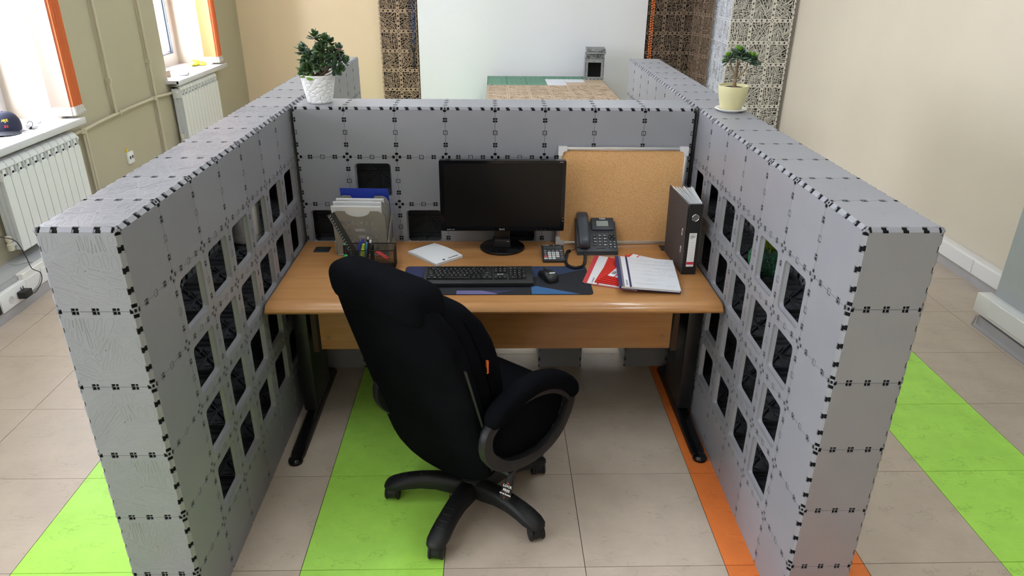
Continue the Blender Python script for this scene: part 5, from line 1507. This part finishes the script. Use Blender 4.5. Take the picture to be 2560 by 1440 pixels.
# ------------------------------------------------------------------ file sorter with papers
SORT = mat('grey_translucent_plastic', (0.30, 0.285, 0.25), 0.35)
sx0, sy0 = 0.302, 1.405
t = thing('file_sorter', 'grey plastic upright file sorter with cut-out dividers', 'file sorter', (sx0, sy0, DZ), R(-2))
tiltS = R(13)
def divider(y, h, w_):
    M_ = T(0, y, 0.004) @ RX(tiltS) @ frame((0, 0, 0), (1, 0, 0), (0, 0, 1), (0, -1, 0))
    out = [(-w_ / 2, 0), (w_ / 2, 0), (w_ / 2, h - 0.03)] + [(w_ / 2 - 0.012, h - 0.008), (w_ / 2 - 0.025, h), (0.055, h)]
    out += [(0.055 * math.cos(a), h - 0.03 * math.sin(a)) for a in [PI * q / 8 for q in range(1, 8)]]
    out += [(-0.055, h), (-w_ / 2 + 0.025, h), (-w_ / 2 + 0.012, h - 0.008), (-w_ / 2, h - 0.03)]
    holes = []
    def par(cx, cy, ww, hh, sk):
        return [(cx - ww / 2 + sk, cy - hh / 2), (cx + ww / 2 + sk, cy - hh / 2), (cx + ww / 2 - sk, cy + hh / 2), (cx - ww / 2 - sk, cy + hh / 2)]
    ys = [h - 0.062, h - 0.097, h - 0.132, h - 0.167, h - 0.2]
    holes += [par(-0.075 + i * 0.024, ys[0], 0.012, 0.018, 0.005) for i in range(3)] + [par(0.012 + i * 0.024, ys[0], 0.012, 0.018, -0.002) for i in range(3)]
    for k in (1, 2, 3):
        holes += [par(-0.06 + 0.006 * k, ys[k], 0.016, 0.018, 0.006), [(-0.036 + 0.008 * k, ys[k] + 0.009), (0.026, ys[k] + 0.009), (0.024, ys[k] - 0.009), (-0.028 + 0.008 * k, ys[k] - 0.009)], par(0.046, ys[k], 0.013, 0.018, -0.002), par(0.07, ys[k], 0.013, 0.018, -0.002)]
    holes += [par(0.046, ys[4], 0.013, 0.014, -0.002), par(0.07, ys[4], 0.013, 0.014, -0.002)]
    b = MB(); b.prism(out, -0.0012, 0.0012, holes, M_); return b.build('divider', SORT, t)
ds = [0.0, 0.045, 0.09, 0.135]
for i, y in enumerate(ds): divider(y, [0.235, 0.246, 0.254, 0.266][i], 0.236)
b = MB(); b.rbox(-0.12, 0.12, -0.004, 0.165, 0, 0.006, 0.002, 1); b.build('base_tray', SORT, t)
for s_ in (-1, 1):
    b = MB(); o_ = [(-0.004, 0.0), (0.165, 0.0), (0.165, 0.12), (0.155, 0.16), (0.135, 0.17), (0.10, 0.155), (-0.02, 0.07), (-0.015, 0.02)]
    hl = [(0.03, 0.04), (0.13, 0.04), (0.135, 0.12), (0.12, 0.135), (0.10, 0.125), (0.03, 0.075)]
    b.prism(o_, -0.0015, 0.0015, [hl], frame((s_ * 0.12, 0, 0.002), (0, 1, 0), (0, 0, 1), (1, 0, 0))); b.build('side_plate', SORT, t)
def sheets(name, label, y, x, w_, h, th_, m_, yaw=0.0, group=None, ext=None):
    t2 = thing(name, label, 'paper' if name != 'plastic_folder' else 'folder', (sx0 + x, sy0 + y, DZ + 0.008), R(-2) + yaw, group)
    b = MB(); n_ = max(1, int(th_ / 0.0014))
    for k in range(n_):
        b.box(-w_ / 2 + 0.0008 * (k % 2), w_ / 2 - 0.0006 * (k % 3), k * 0.0014, k * 0.0014 + 0.0010, 0, h - 0.0015 * (k % 3), RX(tiltS))
    b.build('sheets', m_, t2)
sheets('paper_stack', 'front white paper stack in the grey file sorter', 0.006, -0.006, 0.222, 0.250, 0.012, PAPER, 0, 'papers in the file sorter')
sheets('paper_stack', 'second white paper stack from the front in the file sorter', 0.052, -0.008, 0.215, 0.256, 0.010, PAPER, 0, 'papers in the file sorter')
sheets('paper_stack', 'third white paper stack from the front in the file sorter', 0.098, -0.004, 0.215, 0.254, 0.016, PAPER, 0, 'papers in the file sorter')
sheets('plastic_folder', 'bright blue folder at the back of the file sorter', 0.148, 0.012, 0.222, 0.296, 0.004, mat('bright_blue_film', (0.025, 0.055, 0.42), 0.35))

# ------------------------------------------------------------------ mesh pen holder and pens
WIRE = mat('black_wire', (0.012, 0.012, 0.013), 0.4, metal=0.3)
hx, hy = 0.362, 1.272
t = thing('pen_holder', 'black wire mesh pen holder behind the chair back', 'pen holder', (hx, hy, DZ))
def mesh_wall(b, x0, y0, x1, y1, h, n_):
    for i in range(n_ + 1):
        f_ = i / n_; x = x0 + (x1 - x0) * f_; y = y0 + (y1 - y0) * f_
        b.box(x - 0.0004, x + 0.0004, y - 0.0004, y + 0.0004, 0, h)
    nz = int(h / 0.0045)
    for k in range(nz):
        z = h * k / nz
        xa, xb = min(x0, x1), max(x0, x1); ya, yb_ = min(y0, y1), max(y0, y1)
        b.box(xa - 0.0004, xb + 0.0004, ya - 0.0004, yb_ + 0.0004, z, z + 0.0008)
b = MB()
A, B_, C_, hh, h2 = -0.10, 0.005, 0.105, 0.095, 0.095
mesh_wall(b, A, -0.045, B_, -0.045, hh, 24); mesh_wall(b, A, 0.045, B_, 0.045, hh, 24); mesh_wall(b, A, -0.045, A, 0.045, hh, 20); mesh_wall(b, B_, -0.045, B_, 0.045, hh, 20)
mesh_wall(b, B_, -0.045, C_, -0.045, h2, 22); mesh_wall(b, B_, 0.045, C_, 0.045, h2, 22); mesh_wall(b, C_, -0.045, C_, 0.045, h2, 20)
b.box(A, C_, -0.045, 0.045, 0, 0.001)
b.build('wire_mesh', WIRE, t)['kind'] = 'stuff'
b = MB()
b.tube([(A, -0.045, hh), (C_, -0.045, hh), (C_, 0.045, hh), (A, 0.045, hh)], 0.0022, 6, loop=True); b.tube([(B_, -0.045, hh), (B_, 0.045, hh)], 0.0022, 6); b.build('rim', WIRE, t, 60)
def pen(name, label, p0, p1, r, parts, group='pens in the holder'):
    p0, p1 = Vector(p0), Vector(p1)
    t2 = thing(name, label, 'pen', p0, 0, group)
    d = (p1 - p0)
    for (pn_, f0, f1, r0, r1, m_) in parts:
        b = MB(); b.tube([d * f0, d * (f0 + 0.02 * (f1 - f0)), d * (f1 - 0.02 * (f1 - f0)), d * f1], [r0 * 0.8, r0, r1, r1 * 0.8], 12); b.build(pn_, m_, t2, 50)
HG = mat('green_marker', (0.03, 0.42, 0.12), 0.4); HL = mat('lime_marker', (0.36, 0.55, 0.03), 0.4); BLP = mat('blue_pen', (0.03, 0.04, 0.35), 0.3); SKY_ = mat('sky_blue_pen', (0.08, 0.30, 0.52), 0.3)
bz = DZ + 0.002
pen('marker_pen', 'green highlighter with a black cap clipped outside the pen holder', (0.262, 1.217, 0.72), (0.257, 1.235, 0.838), 0.008, [('barrel', 0, 0.62, 0.0075, 0.0085, HG), ('cap', 0.62, 0.97, 0.0088, 0.008, BLACKP), ('end', 0.95, 1.0, 0.0065, 0.006, HG)])
pen('ballpoint_pen', 'blue ballpoint pen with a chrome clip in the pen holder', (0.292, 1.262, bz), (0.318, 1.285, 0.842), 0.005, [('barrel', 0, 0.94, 0.005, 0.005, BLP), ('push_button', 0.94, 1.0, 0.0032, 0.0032, CHROME)])
pen('ballpoint_pen', 'navy ballpoint pen behind the lime highlighter', (0.312, 1.29, bz), (0.326, 1.305, 0.835), 0.005, [('barrel', 0, 1.0, 0.0048, 0.0048, BLP)])
pen('marker_pen', 'lime green highlighter leaning in the pen holder', (0.312, 1.255, bz), (0.334, 1.262, 0.828), 0.008, [('barrel', 0, 0.8, 0.0075, 0.0075, HL), ('end', 0.8, 1.0, 0.0065, 0.0055, HL)])
pen('ballpoint_pen', 'sky blue pen beside the lime highlighter', (0.33, 1.27, bz), (0.347, 1.272, 0.832), 0.004, [('barrel', 0, 1.0, 0.0042, 0.0042, SKY_)])
pen('ballpoint_pen', 'tall black pen with a looped clip in the pen holder', (0.338, 1.27, bz), (0.351, 1.285, 0.852), 0.005, [('barrel', 0, 0.92, 0.0048, 0.0052, BLACKP), ('push_button', 0.92, 1.0, 0.0035, 0.003, WT)])
pen('ballpoint_pen', 'black pen with a white tip leaning right in the pen holder', (0.336, 1.25, bz), (0.366, 1.262, 0.846), 0.005, [('barrel', 0, 0.9, 0.0045, 0.005, BLACKP), ('tip', 0.9, 1.0, 0.0042, 0.004, WT)])
t = thing('ruler', 'black plastic ruler leaning in the pen holder', 'ruler', (0.325, 1.245, bz))
p0, p1 = Vector((0, 0, 0)), Vector((0.201, 1.275, 0.962)) - Vector((0.325, 1.245, bz))
ex_ = p1.normalized(); wv = ex_.cross(Vector((0.12, -1, 0.3)).normalized()).normalized(); nv_ = wv.cross(ex_).normalized()
Mr = frame((0, 0, 0), ex_, wv, nv_)
Lr = p1.length
b = MB(); b.box(0, Lr, -0.017, 0.017, -0.001, 0.001, Mr); b.build('blade', mat('ruler_black', (0.012, 0.012, 0.012), 0.3), t)
b = MB()
for sg in (1, -1):
    for i in range(int(Lr / 0.0065)):
        x = 0.006 + i * 0.0065; q = 0.007 if i % 2 == 0 else 0.0045
        b.box(x, x + 0.0012, -0.0165, -0.0165 + q, sg * 0.00105, sg * 0.0013, Mr)
        if i % 2 == 0: b.box(x + 0.001, x + 0.0042, -0.007, -0.0045, sg * 0.00105, sg * 0.0013, Mr)
b.build('graduation', WT, t)['kind'] = 'stuff'
t = thing('red_clip_card', 'red card lying in the open side of the pen holder', 'card', (0.41, 1.26, DZ + 0.06), R(-20))
b = MB(); b.rbox(-0.03, 0.03, -0.012, 0.012, 0, 0.004, 0.001, 1, RY(R(28))); b.build('card', mat('red_card', (0.65, 0.05, 0.04), 0.5), t)

# ------------------------------------------------------------------ plants and small things
LEAFD = mat('jade_leaf_dark', (0.040, 0.085, 0.024), 0.35, var=0.3, vscale=30, rnd=0.45)
LEAFM = mat('jade_leaf_mid', (0.045, 0.085, 0.05), 0.38, var=0.2, vscale=30, rnd=0.35)
LEAFL = mat('jade_leaf_fresh', (0.11, 0.24, 0.02), 0.4, var=0.2, vscale=30, rnd=0.25)
BARK = mat('jade_bark', (0.23, 0.16, 0.10), 0.85, var=0.25, vscale=90)
SOIL = mat('potting_soil', (0.030, 0.018, 0.011), 1.0, var=0.5, vscale=120, bump=0.8, bscale=150)
def leaf_mesh(m_):
    b = MB()
    prof = [(0.0, 0.05, 0.03), (0.22, 0.15, 0.06), (0.5, 0.31, 0.085), (0.72, 0.36, 0.08), (0.91, 0.22, 0.05), (1.0, 0.04, 0.02)]
    rings = [[(w_ * math.cos(a), y, h * math.sin(a) + 0.16 * (y - 0.5) ** 2 + 0.10 * (w_ * math.cos(a)) ** 2) for a in [2 * PI * q / 8 for q in range(8)]] for y, w_, h in prof]
    b.loft(rings); return b.mesh('leaf', m_, 60)
LM_ = [leaf_mesh(m_) for m_ in (LEAFD, LEAFM, LEAFL)]
def put_leaf(parent, p, d, up, L, k):
    d = Vector(d).normalized(); x = d.cross(Vector(up))
    if x.length < 1e-3: x = Vector((1, 0, 0))
    x.normalize(); n = x.cross(d)
    o = obj('leaf', LM_[k], parent, frame(p, x * L, d * L, n * L)); return o
def rosette(rng, parent, c, ax, L, n, k_out, k_in, spread=1.0):
    ax = Vector(ax).normalized()
    s_ = ax.cross(Vector((0.3, 0.9, 0.2))).normalized(); q_ = ax.cross(s_)
    for i in range(n):
        ring = i / n
        a = i * 2.4 + rng.uniform(-0.25, 0.25)
        el = (0.15 + 1.15 * ring) + rng.uniform(-0.15, 0.15)
        rad = (s_ * math.cos(a) + q_ * math.sin(a))
        d = rad * math.cos(el) * spread + ax * math.sin(el)
        put_leaf(parent, Vector(c) + ax * (ring * L * 0.7 - L * 0.4) + rad * 0.002, d, ax, L * (1.1 - 0.55 * ring) * rng.uniform(0.85, 1.15), k_in if ring > 0.6 else k_out)
rng = random.Random(4)
# --- white pebble pot
pc = Vector((0.103, 1.705, ZT))
t = thing('potted_jade_plant', 'bushy jade plant in a white pebble-relief pot on the rear partition', 'plant', pc)
NS, NZ = 128, 56
seeds = []
for i in range(13):
    for j in range(8):
        seeds.append(((i + (0.5 if j % 2 else 0) + rng.uniform(-0.28, 0.28)) / 13.0, (j + 0.5 + rng.uniform(-0.28, 0.28)) / 8.0))
def vor(u, v):
    d1 = d2 = 9
    for (a, c) in seeds:
        du = abs(u - a % 1.0); du = min(du, 1 - du)
        d = (du * 3.4) ** 2 + ((v - c) * 1.05) ** 2
        if d < d1: d1, d2 = d, d1
        elif d < d2: d2 = d
    return math.sqrt(d2) - math.sqrt(d1)
b = MB(); rings = []
for j in range(NZ + 1):
    v = j / NZ; z = 0.001 + 0.120 * v
    r0 = 0.050 + 0.0235 * v ** 0.8
    if v < 0.03: r0 -= 0.004
    ring = []
    for i in range(NS):
        e_ = vor(i / NS, v)
        k = min(1.0, e_ / 0.05)
        r_ = r0 + 0.0042 * (1 - (1 - k) ** 2)
        a = 2 * PI * i / NS
        ring.append((r_ * math.cos(a), r_ * math.sin(a), z))
    rings.append(ring)
b.loft(rings, True, False)
b.lathe([(0.0768, 0.121), (0.0785, 0.124), (0.0775, 0.1275), (0.0735, 0.1275), (0.072, 0.122), (0.068, 0.09)], 64)
b.lathe([(0, 0.0), (0.047, 0.0), (0.0495, 0.002)], 48)
b.build('pebble_pot', mat('white_glazed_ceramic', (0.80, 0.80, 0.80), 0.28), t, 60)
b = MB(); b.lathe([(0.0705, 0.113), (0.04, 0.117), (0, 0.119)], 32); b.build('soil', SOIL, t, 60)
br = MB()
tips = [((-0.052, 0.0, 0.215), (-0.4, -0.1, 1)), ((0.0, 0.01, 0.270), (0, 0, 1)), ((0.045, 0.0, 0.258), (0.2, 0, 1)), ((0.10, 0.0, 0.225), (0.6, -0.1, 0.8)), ((0.125, -0.01, 0.18), (1, -0.2, 0.4)), ((-0.045, -0.01, 0.17), (-0.9, -0.3, 0.5)), ((-0.02, -0.03, 0.20), (-0.2, -0.6, 0.8)), ((0.03, -0.03, 0.22), (0.1, -0.6, 0.8)), ((0.07, -0.035, 0.19), (0.4, -0.8, 0.5)), ((0.01, -0.045, 0.175), (0, -1, 0.4)), ((-0.05, -0.035, 0.135), (-0.5, -0.8, 0.3)), ((0.02, 0.05, 0.22), (0, 0.7, 0.7)), ((0.09, 0.04, 0.20), (0.5, 0.6, 0.5)), ((-0.035, 0.04, 0.19), (-0.5, 0.6, 0.6)), ((0.035, 0.0, 0.235), (0, 0, 1)), ((0.065, 0.02, 0.245), (0.2, 0.2, 1)), ((0.10, -0.03, 0.15), (0.7, -0.6, 0.0)), ((-0.03, -0.045, 0.155), (-0.3, -0.9, 0.3))]
for i, (p, d) in enumerate(tips):
    base = Vector((0.015 if i % 2 else -0.012, 0.0, 0.115))
    mid = base.lerp(Vector(p), 0.5) + Vector((0.012 * math.sin(i), 0, -0.012))
    br.tube(spline([base, mid, p], 4), [0.006 - 0.0045 * q / 8 for q in range(9)], 6)
br.tube(spline([(0.015, 0, 0.11), (0.03, -0.005, 0.145), (0.033, -0.01, 0.17)], 4), 0.007, 7); br.tube(spline([(0.028, -0.005, 0.14), (0.055, -0.01, 0.155), (0.075, -0.012, 0.17)], 4), 0.0055, 7)
br.build('branches', BARK, t, 60)
for i, (p, d) in enumerate(tips):
    rosette(rng, t, (p[0], p[1], 0.115 + (p[2] - 0.115) * 1.13), d, 0.036 * rng.uniform(0.85, 1.15), 14, 0 if i % 4 else 1, 0 if i % 3 else 1)
for i in range(80):
    a = rng.uniform(0, 2 * PI); z = rng.uniform(0.14, 0.245)
    rr = rng.uniform(0.02, 0.062)
    p = Vector((0.028 + rr * 1.35 * math.cos(a), rr * math.sin(a), z))
    d = Vector((math.cos(a), math.sin(a), rng.uniform(-0.2, 0.9)))
    put_leaf(t, p, d, (0, 0, 1), rng.uniform(0.028, 0.044), rng.choice((0, 0, 0, 1)))
for p, d in (((-0.03, -0.04, 0.13), (-0.6, -0.5, -0.2)), ((-0.02, -0.05, 0.135), (0.1, -0.7, -0.5)), ((-0.045, -0.03, 0.15), (-0.8, -0.4, 0.2))):
    put_leaf(t, p, d, (0, 0, 1), 0.045, 2)
put_leaf(t, (-0.058, -0.01, 0.16), (-0.7, -0.5, -0.4), (0, 0, 1), 0.034, 1)
b = MB(); b.lathe([(0, -0.006), (0.006, -0.003), (0.007, 0.002), (0.003, 0.006), (0, 0.007)], 10, T(0.112, -0.02, 0.235)); b.build('red_bud', mat('red_bud', (0.4, 0.01, 0.015), 0.5), t, 60)

# --- cream pot with saucer
pc = Vector((1.966, 1.545, ZT))
t = thing('potted_jade_plant', 'small tree-like jade plant in a pale yellow pot on a white saucer', 'plant', pc)
b = MB(); b.lathe([(0, 0.0), (0.048, 0.0), (0.054, 0.003), (0.068, 0.010), (0.070, 0.013), (0.067, 0.0145), (0.052, 0.008), (0, 0.007)], 48); b.build('saucer', mat('white_saucer', (0.80, 0.79, 0.76), 0.25), t, 50)
b = MB(); b.lathe([(0, 0.009), (0.044, 0.009), (0.047, 0.012), (0.054, 0.04), (0.0605, 0.07), (0.0635, 0.085), (0.0645, 0.1), (0.0655, 0.108), (0.0650, 0.112), (0.061, 0.112), (0.060, 0.104)], 48); b.build('cream_pot', mat('cream_ceramic', (0.63, 0.585, 0.335), 0.35, bump=0.12, bscale=130), t, 50)
b = MB(); b.lathe([(0.0605, 0.102), (0.03, 0.105), (0, 0.106)], 32); b.build('soil', SOIL, t, 60)
b = MB()
b.tube(spline([(0.004, 0, 0.10), (0.001, 0, 0.125), (0.003, 0, 0.14)], 4), [0.0085] * 4 + [0.0075] * 5, 10)
stems = [[(0.002, 0, 0.135), (-0.008, 0, 0.165), (-0.022, 0, 0.19), (-0.028, 0, 0.215)], [(0.003, 0, 0.138), (0.0, 0, 0.17), (0.002, 0, 0.2), (0.004, 0, 0.225)], [(0.005, 0, 0.138), (0.022, -0.003, 0.158), (0.040, -0.005, 0.178), (0.047, -0.005, 0.21)], [(0.006, 0.0, 0.145), (0.012, 0.02, 0.18), (0.02, 0.03, 0.205)]]
for s_ in stems: b.tube(spline(s_, 5), [0.0044 - 0.0016 * q / 16 for q in range(16 if len(s_) > 3 else 11)], 8)
b.build('trunk', BARK, t, 60)
for c, d, L in (((-0.035, 0, 0.228), (-0.4, -0.15, 1), 0.030), ((-0.052, -0.01, 0.215), (-0.9, -0.1, 0.6), 0.020), ((0.004, 0, 0.245), (0, -0.1, 1), 0.040), ((0.02, 0.02, 0.238), (0.2, 0.4, 1), 0.032), ((0.052, -0.005, 0.225), (0.4, -0.2, 1), 0.038), ((0.066, 0.0, 0.225), (0.8, 0, 0.8), 0.028)):
    rosette(rng, t, c, d, L * 1.12, 15, 1, 2, 1.0)
for p, d, L in (((0.0, -0.01, 0.225), (-0.2, -0.8, 0.25), 0.045), ((0.02, -0.01, 0.222), (0.5, -0.7, 0.05), 0.045), ((0.055, -0.01, 0.21), (0.6, -0.6, -0.2), 0.042), ((-0.03, -0.01, 0.215), (0.3, -0.7, -0.1), 0.03), ((0.06, 0, 0.2), (0.8, 0.1, 0.15), 0.05), ((0.01, 0, 0.24), (-0.6, -0.5, 0.6), 0.045)):
    put_leaf(t, p, d, (0, -0.5, 1), L, 1)

# --- white cup inside the window-side partition
shz = ZT - 2 * U - 0.02 + 0.06 * U
t = thing('white_cup', 'plain white cylindrical cup on a shelf inside the window-side partition', 'cup', (-0.122, 1.14, shz))
b = MB(); b.lathe([(0, 0), (0.056, 0), (0.06, 0.004), (0.06, 0.03), (0.0595, 0.031), (0.06, 0.032), (0.062, 0.168), (0.059, 0.168), (0.057, 0.02), (0, 0.018)], 40); b.build('cup_body', mat('white_porcelain', (0.76, 0.75, 0.72), 0.35), t, 50)
b = MB(); b.lathe([(0.0615, 0.03), (0.0622, 0.0305), (0.0622, 0.0315), (0.0615, 0.032)], 40); b.build('rim_line', mat('cup_line', (0.4, 0.39, 0.37), 0.5), t, 50)
# --- green net planter inside the binder-side partition
t = thing('net_planter', 'green net ball with yellow-green sprigs on a shelf inside the binder-side partition', 'planter', (XR + 0.085, 0.765, shz))
b = MB(); r_ = 0.068
for i in range(16):
    for sg in (1, -1):
        pts = []
        for q in range(13):
            el = -1.25 + 2.2 * q / 12; az = i * 2 * PI / 16 + sg * el * 0.8
            pts.append((r_ * math.cos(el) * math.cos(az), r_ * math.cos(el) * math.sin(az), 0.068 + r_ * math.sin(el)))
        b.tube(pts, 0.0022, 5)
for q in (-0.9, -0.3, 0.3):
    b.tube([(r_ * math.cos(q) * math.cos(a), r_ * math.cos(q) * math.sin(a), 0.068 + r_ * math.sin(q)) for a in [2 * PI * k / 24 for k in range(24)]], 0.002, 5, loop=True)
b.build('net_ball', mat('green_net', (0.015, 0.13, 0.05), 0.4), t, 60)['kind'] = 'stuff'
b = MB()
for i in range(90):
    a = rng.uniform(0, 2 * PI); rr = rng.uniform(0, 0.045)
    p = Vector((rr * math.cos(a), rr * math.sin(a), 0.105)); d = Vector((math.cos(a) * 0.6, math.sin(a) * 0.6, 1.0)).normalized() * rng.uniform(0.03, 0.055)
    b.tube([p, p + d * 0.6 + Vector((rng.uniform(-.006, .006), rng.uniform(-.006, .006), 0)), p + d], [0.0022, 0.0018, 0.0005], 5)
b.build('sprigs', mat('yellow_green_sprig', (0.30, 0.36, 0.02), 0.5), t, 60)['kind'] = 'stuff'

# ------------------------------------------------------------------ things on the sills
NAVYC = mat('navy_cap_cloth', (0.010, 0.014, 0.035), 0.8)
t = thing('baseball_cap', 'dark navy baseball cap with yellow and red lettering on the near sill', 'cap', (-2.275, 3.07, SILL + 0.002), R(12))
b = MB(); rings = []
for k in range(9):
    el = k / 8 * PI / 2
    rings.append([(0.088 * math.cos(el) ** 0.8 * math.cos(a), 0.10 * math.cos(el) ** 0.8 * math.sin(a), 0.035 + 0.098 * math.sin(el)) for a in [2 * PI * q / 24 for q in range(24)]] if k < 8 else [(0.002 * math.cos(a), 0.002 * math.sin(a), 0.133) for a in [2 * PI * q / 24 for q in range(24)]])
rings.insert(0, [(0.086 * math.cos(a), 0.098 * math.sin(a), 0.012) for a in [2 * PI * q / 24 for q in range(24)]])
b.loft(rings); cap = b.build('crown', NAVYC, t, 60)
b = MB(); rings = []
for k in range(7):
    f_ = k / 6
    rr = []
    for q in range(17):
        a = -PI / 2 + (q / 16 - 0.5) * 2.3
        r_ = 1.0 + 0.72 * f_ * math.cos((q / 16 - 0.5) * 2.6) ** 0.6
        x = 0.086 * r_ * math.cos(a); y = 0.097 * r_ * math.sin(a)
        rr.append((x, y, 0.020 - 0.012 * f_ - 1.1 * x * x + 0.004))
    rings.append(rr)
vs_ = [p for r2_ in rings for p in r2_]; n1 = 17
b.add(vs_ + [(p[0], p[1], p[2] - 0.003) for p in vs_], [(j * n1 + i, j * n1 + i + 1, (j + 1) * n1 + i + 1, (j + 1) * n1 + i) for j in range(6) for i in range(16)] + [(len(vs_) + j * n1 + i + 1, len(vs_) + j * n1 + i, len(vs_) + (j + 1) * n1 + i, len(vs_) + (j + 1) * n1 + i + 1) for j in range(6) for i in range(16)] + [(6 * n1 + i, 6 * n1 + i + 1, len(vs_) + 6 * n1 + i + 1, len(vs_) + 6 * n1 + i) for i in range(16)])
b.build('peak', mat('charcoal_peak', (0.03, 0.033, 0.045), 0.7), t, 60)
def cap_text(s_, z, sz, m_):
    b = MB()
    for i, ch in enumerate(s_):
        a = -PI / 2 + (i - (len(s_) - 1) / 2) * sz * 8.5 + 0.45
        el = math.asin(min(1, (z - 0.035) / 0.098))
        r_ = math.cos(el) ** 0.8
        p = Vector((0.0885 * r_ * math.cos(a), 0.1005 * r_ * math.sin(a), z)); n = Vector((math.cos(a), math.sin(a), 0.5)).normalized()
        x = Vector((0, 0, 1)).cross(n).normalized(); y = n.cross(x)
        text_mb(b, ch, sz * 1.25, frame(p + n * 0.001, x, y, n), bold=0.0006)
    b.build('embroidery', m_, cap)
cap_text('ARE', 0.088, 0.018, mat('yellow_thread', (0.62, 0.42, 0.05), 0.7)); cap_text('*', 0.072, 0.014, WT); cap_text('ES', 0.052, 0.016, mat('red_thread', (0.55, 0.02, 0.03), 0.7))
b = MB(); b.lathe([(0, 0.0), (0.006, -0.001), (0.006, -0.003)], 10, T(0, 0, 0.136)); b.build('top_button', NAVYC, cap)
t = thing('key_bunch', 'small bunch of keys with a white tag beside the cap', 'keys', (-2.19, 3.165, SILL))
b = MB(); b.rbox(-0.015, 0.008, -0.012, 0.012, 0, 0.035, 0.003, 1); b.build('tag', WHITE, t)
b = MB(); b.tube([(0.0 + 0.018 * math.cos(a), 0.02 + 0.006 * math.sin(a), 0.03 + 0.018 * math.sin(a)) for a in [2 * PI * q / 14 for q in range(14)]], 0.0025, 5, loop=True); b.build('ring', mat('dark_metal', (0.05, 0.05, 0.055), 0.3, metal=0.8), t, 60)
for i in range(3):
    b = MB(); b.box(0, 0.055, -0.004, 0.004, 0.003 + i * 0.004, 0.006 + i * 0.004, RZ(R(-25 + i * 22))); b.lathe([(0, 0), (0.010, 0), (0.010, 0.003), (0, 0.003)], 12, RZ(R(-25 + i * 22)) @ T(0.01, 0, 0.003 + i * 0.004)); b.build('key', mat('dark_metal', (0.05, 0.05, 0.055), 0.3, metal=0.8), t)
t = thing('printed_sheet', 'loose white sheet with dark print under the cap', 'paper', (-2.19, 2.99, SILL + 0.0005), R(-30))
b = MB(); b.box(-0.105, 0.105, -0.148, 0.148, 0, 0.0008); b.build('sheet', PAPER, t)
b = MB()
for i in range(9):
    b.box(-0.09, -0.09 + 0.18 * rng.uniform(0.5, 1), -0.13 + i * 0.03, -0.122 + i * 0.03, 0.0008, 0.0011)
b.build('print', mat('violet_print', (0.16, 0.15, 0.26), 0.7), t)
t = thing('crumpled_bag', 'small crumpled clear bag near the blind on the near sill', 'bag', (-2.25, 3.36, SILL))
b = MB(); b.rbox(-0.02, 0.02, -0.018, 0.018, 0, 0.028, 0.009, 2); me_ = b.build('bag', mat('clear_bag', (0.78, 0.78, 0.80), 0.2), t, 60)
for v in me_.data.vertices: v.co += Vector((rng.uniform(-.005, .005), rng.uniform(-.005, .005), rng.uniform(0, .004)))
t = thing('yellow_gloves', 'crumpled yellow gloves on the far window sill', 'gloves', (-2.29, 6.33, SILL))
YG = mat('yellow_latex', (0.72, 0.66, 0.06), 0.5)
b = MB(); b.lathe([(0, 0.0), (0.045, 0.004), (0.055, 0.02), (0.035, 0.045), (0, 0.055)], 14, Matrix.Diagonal((1, 1.5, 1, 1))); g_ = b.build('glove', YG, t, 70)
for v in g_.data.vertices: v.co += Vector((rng.uniform(-.009, .009), rng.uniform(-.009, .009), rng.uniform(-0.001, .01)))
b = MB(); b.lathe([(0, 0.0), (0.04, 0.004), (0.04, 0.018), (0.02, 0.03), (0, 0.032)], 12, T(0.07, 0.02, 0) @ Matrix.Diagonal((1.2, 0.9, 1, 1))); g_ = b.build('glove', YG, t, 70)
for v in g_.data.vertices: v.co += Vector((rng.uniform(-.008, .008), rng.uniform(-.008, .008), rng.uniform(-0.001, .01)))
t = thing('sealant_tube', 'pale grey tube lying on the far window sill', 'tube', (-2.20, 5.63, SILL + 0.012), R(-10))
b = MB(); b.tube([(0, 0, 0), (0.012, 0, 0), (0.015, 0, 0), (0.09, 0, 0.004), (0.10, 0, 0.004)], [0.003, 0.003, 0.014, 0.016, 0.012], 12); b.build('tube_body', mat('pale_tube', (0.62, 0.64, 0.60), 0.35), t, 50)
b = MB(); b.tube([(0.095, 0, 0.004), (0.125, 0, 0.006)], [0.017, 0.013], 12); b.build('tube_cap', mat('tube_cap', (0.42, 0.44, 0.42), 0.4), t, 50)
t = thing('cardboard_offcut', 'small brown card offcut standing on the far sill corner', 'card', (-2.225, 5.50, SILL), R(10))
b = MB(); b.box(-0.03, 0.03, -0.003, 0.003, 0, 0.06, RZ(R(70))); b.build('card', mat('brown_card', (0.42, 0.30, 0.21), 0.8), t)

bpy.data.scenes.remove(_txt_scene)
